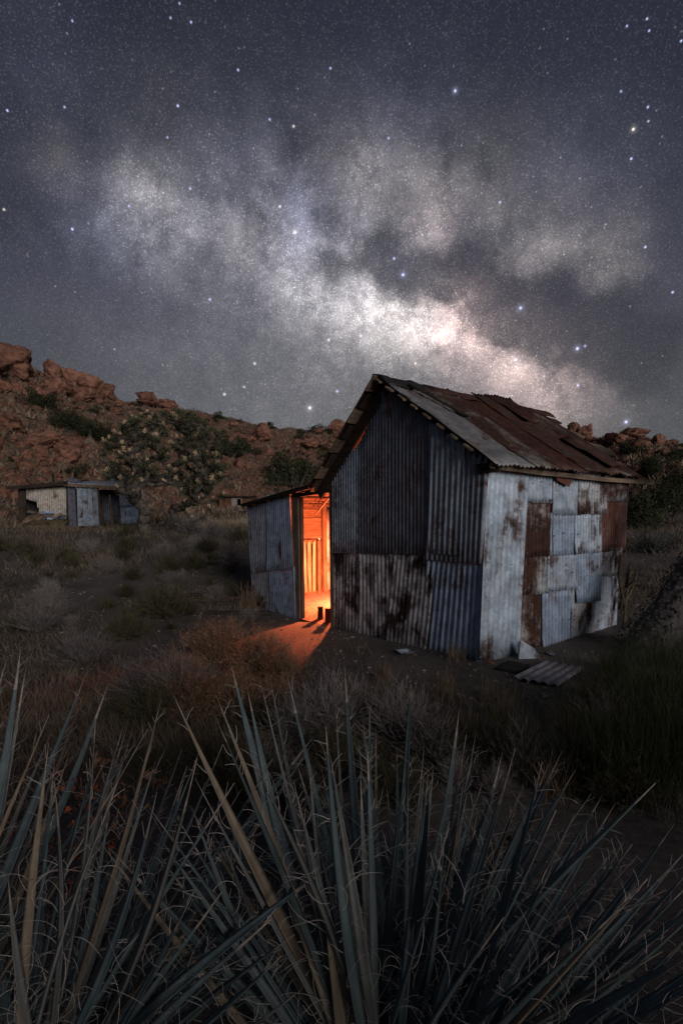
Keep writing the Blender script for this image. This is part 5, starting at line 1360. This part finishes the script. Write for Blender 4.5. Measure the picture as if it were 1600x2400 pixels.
LFT = [(300, 1698, .024, 'b', 1, 1.15), (310, 1716, .022, 'b', 1, 1.12), (363, 1715, .026, 'g', 1, 1.15), (397, 1736, .026, 'g', 1, 1.12), (430, 1745, .024, 'b', 1, 1.1), (462, 1777, .036, 'b', 0, .98), (440, 1800, .020, 'g', 1, 1.05), (128, 1832, .026, 'b', 0, .85),
    (738, 1722, .040, 'g', 1, 1.22), (730, 1745, .034, 'b', 1, 1.20), (777, 1801, .032, 'b', 1, 1.18), (796, 1852, .036, 'g', 1, 1.15), (918, 1850, .024, 'b', 1, 1.25), (860, 1930, .034, 'g', 1, 1.15), (800, 2010, .036, 'g', 0, 1.02), (690, 2190, .034, 'g', 0, .86),
    (640, 2150, .040, 'g', 0, .86), (705, 2320, .030, 'b', 0, .82), (660, 2240, .034, 'g', 0, .82), (560, 1960, .034, 'g', 1, 1.0), (600, 1900, .028, 'g', 1, 1.08), (340, 1850, .022, 'b', 1, 1.0), (385, 1880, .022, 'b', 1, 1.0), (270, 1780, .022, 'b', 1, 1.05), (230, 1830, .020, 'd', 1, 1.0), (20, 2060, .024, 'b', 0, .6), (520, 2090, .034, 'g', 0, .82)]
yucca((30, 2430), 1.06, .12, LFT, 'yucca at lower left with long leaves sweeping to the right', 34, 12, (-.9, 1.5), 16, 20)
FAR = [(50, 1514, .036, 'g', 1, 1.22), (20, 1536, .026, 'g', 1, 1.2), (62, 1560, .026, 'b', 1, 1.18), (198, 1590, .042, 'g', 1, 1.22), (193, 1636, .022, 'b', 1, 1.18), (255, 1600, .034, 'g', 1, 1.28), (5, 1590, .030, 'g', 1, 1.15), (120, 1720, .026, 'b', 1, 1.05), (165, 1760, .024, 'd', 1, 1.05), (30, 1760, .03, 'g', 1, 1.0), (-30, 1600, .03, 'g', 1, 1.1)]
yucca((-200, 2380), 1.12, .14, FAR, 'yucca cut by the left edge with tall upright tips', 16, 13, (-1.2, 1.2), 16, 8)
# crumpled dry weeds standing among the yucca leaves
M['weed'] = matte('crumpled dead leaf', (.050, .030, .020), (.20, .135, .09), 14, rnd=.2)
def weed(px, py, Y, h, n, label):
    g0 = at_depth(px, py, Y); base = near(g0[0], g0[1]); root = empty('dry_weed', base); tag(root, label, 'weed', None); r = random.Random(int(px)); mb = MB(); V = []; F = []
    top = g0[2] - base[2]
    for k in range(7):
        q = [np.array([r.gauss(0, .015), r.gauss(0, .015), 0])]; d = np.array([r.gauss(0, .16), r.gauss(0, .16), 1.0])
        for s in range(8): d = d + np.array([r.gauss(0, .14), r.gauss(0, .14), 0]); q.append(q[-1] + d / np.linalg.norm(d) * top / 8 * r.uniform(.9, 1.1))
        mb.tube(q, [.003 - .00025 * s for s in range(9)], 4)
        for _ in range(n // 7):
            f = r.uniform(.45, 1.0) * 8; i = min(7, int(f)); c = q[i] + (q[i + 1] - q[i]) * (f - i) + np.array([r.gauss(0, .035), r.gauss(0, .035), r.gauss(0, .02)])
            a = np.array([r.gauss(0, 1), r.gauss(0, 1), r.gauss(-.3, 1)]); a /= np.linalg.norm(a); e = np.cross(a, (r.random(), .4, .6)); e /= np.linalg.norm(e); nn = np.cross(a, e); L = r.uniform(.015, .045); b = len(V)
            for s in range(5):
                cc = c + a * L * (s / 4) + nn * L * .35 * math.sin(s * 1.6 + r.random()); ww = L * .28 * math.sin(math.pi * (s + .4) / 4.8)
                V += [cc - e * ww + nn * ww * .6, cc, cc + e * ww + nn * ww * .6]
            for s in range(4):
                for t in range(2): F.append((b + s * 3 + t, b + s * 3 + t + 1, b + s * 3 + t + 4, b + s * 3 + t + 3))
    mb.build('stem', M['drybush'], root); o = link('crumpled_leaves', np_mesh('crumpled_leaves', V, F, M['weed'], True), root); o['kind'] = 'stuff'
weed(225, 1800, 1.95, .9, 170, 'crumpled brown weed standing among the left yucca leaves')
weed(160, 2040, 1.75, .6, 120, 'dead curled weed lower among the left yucca leaves')
weed(1108, 1945, 1.80, .6, 260, 'crumpled brown weed right of the centre yucca spikes')
weed(1060, 2060, 1.70, .6, 200, 'dead curled weed at the heart of the centre yucca')
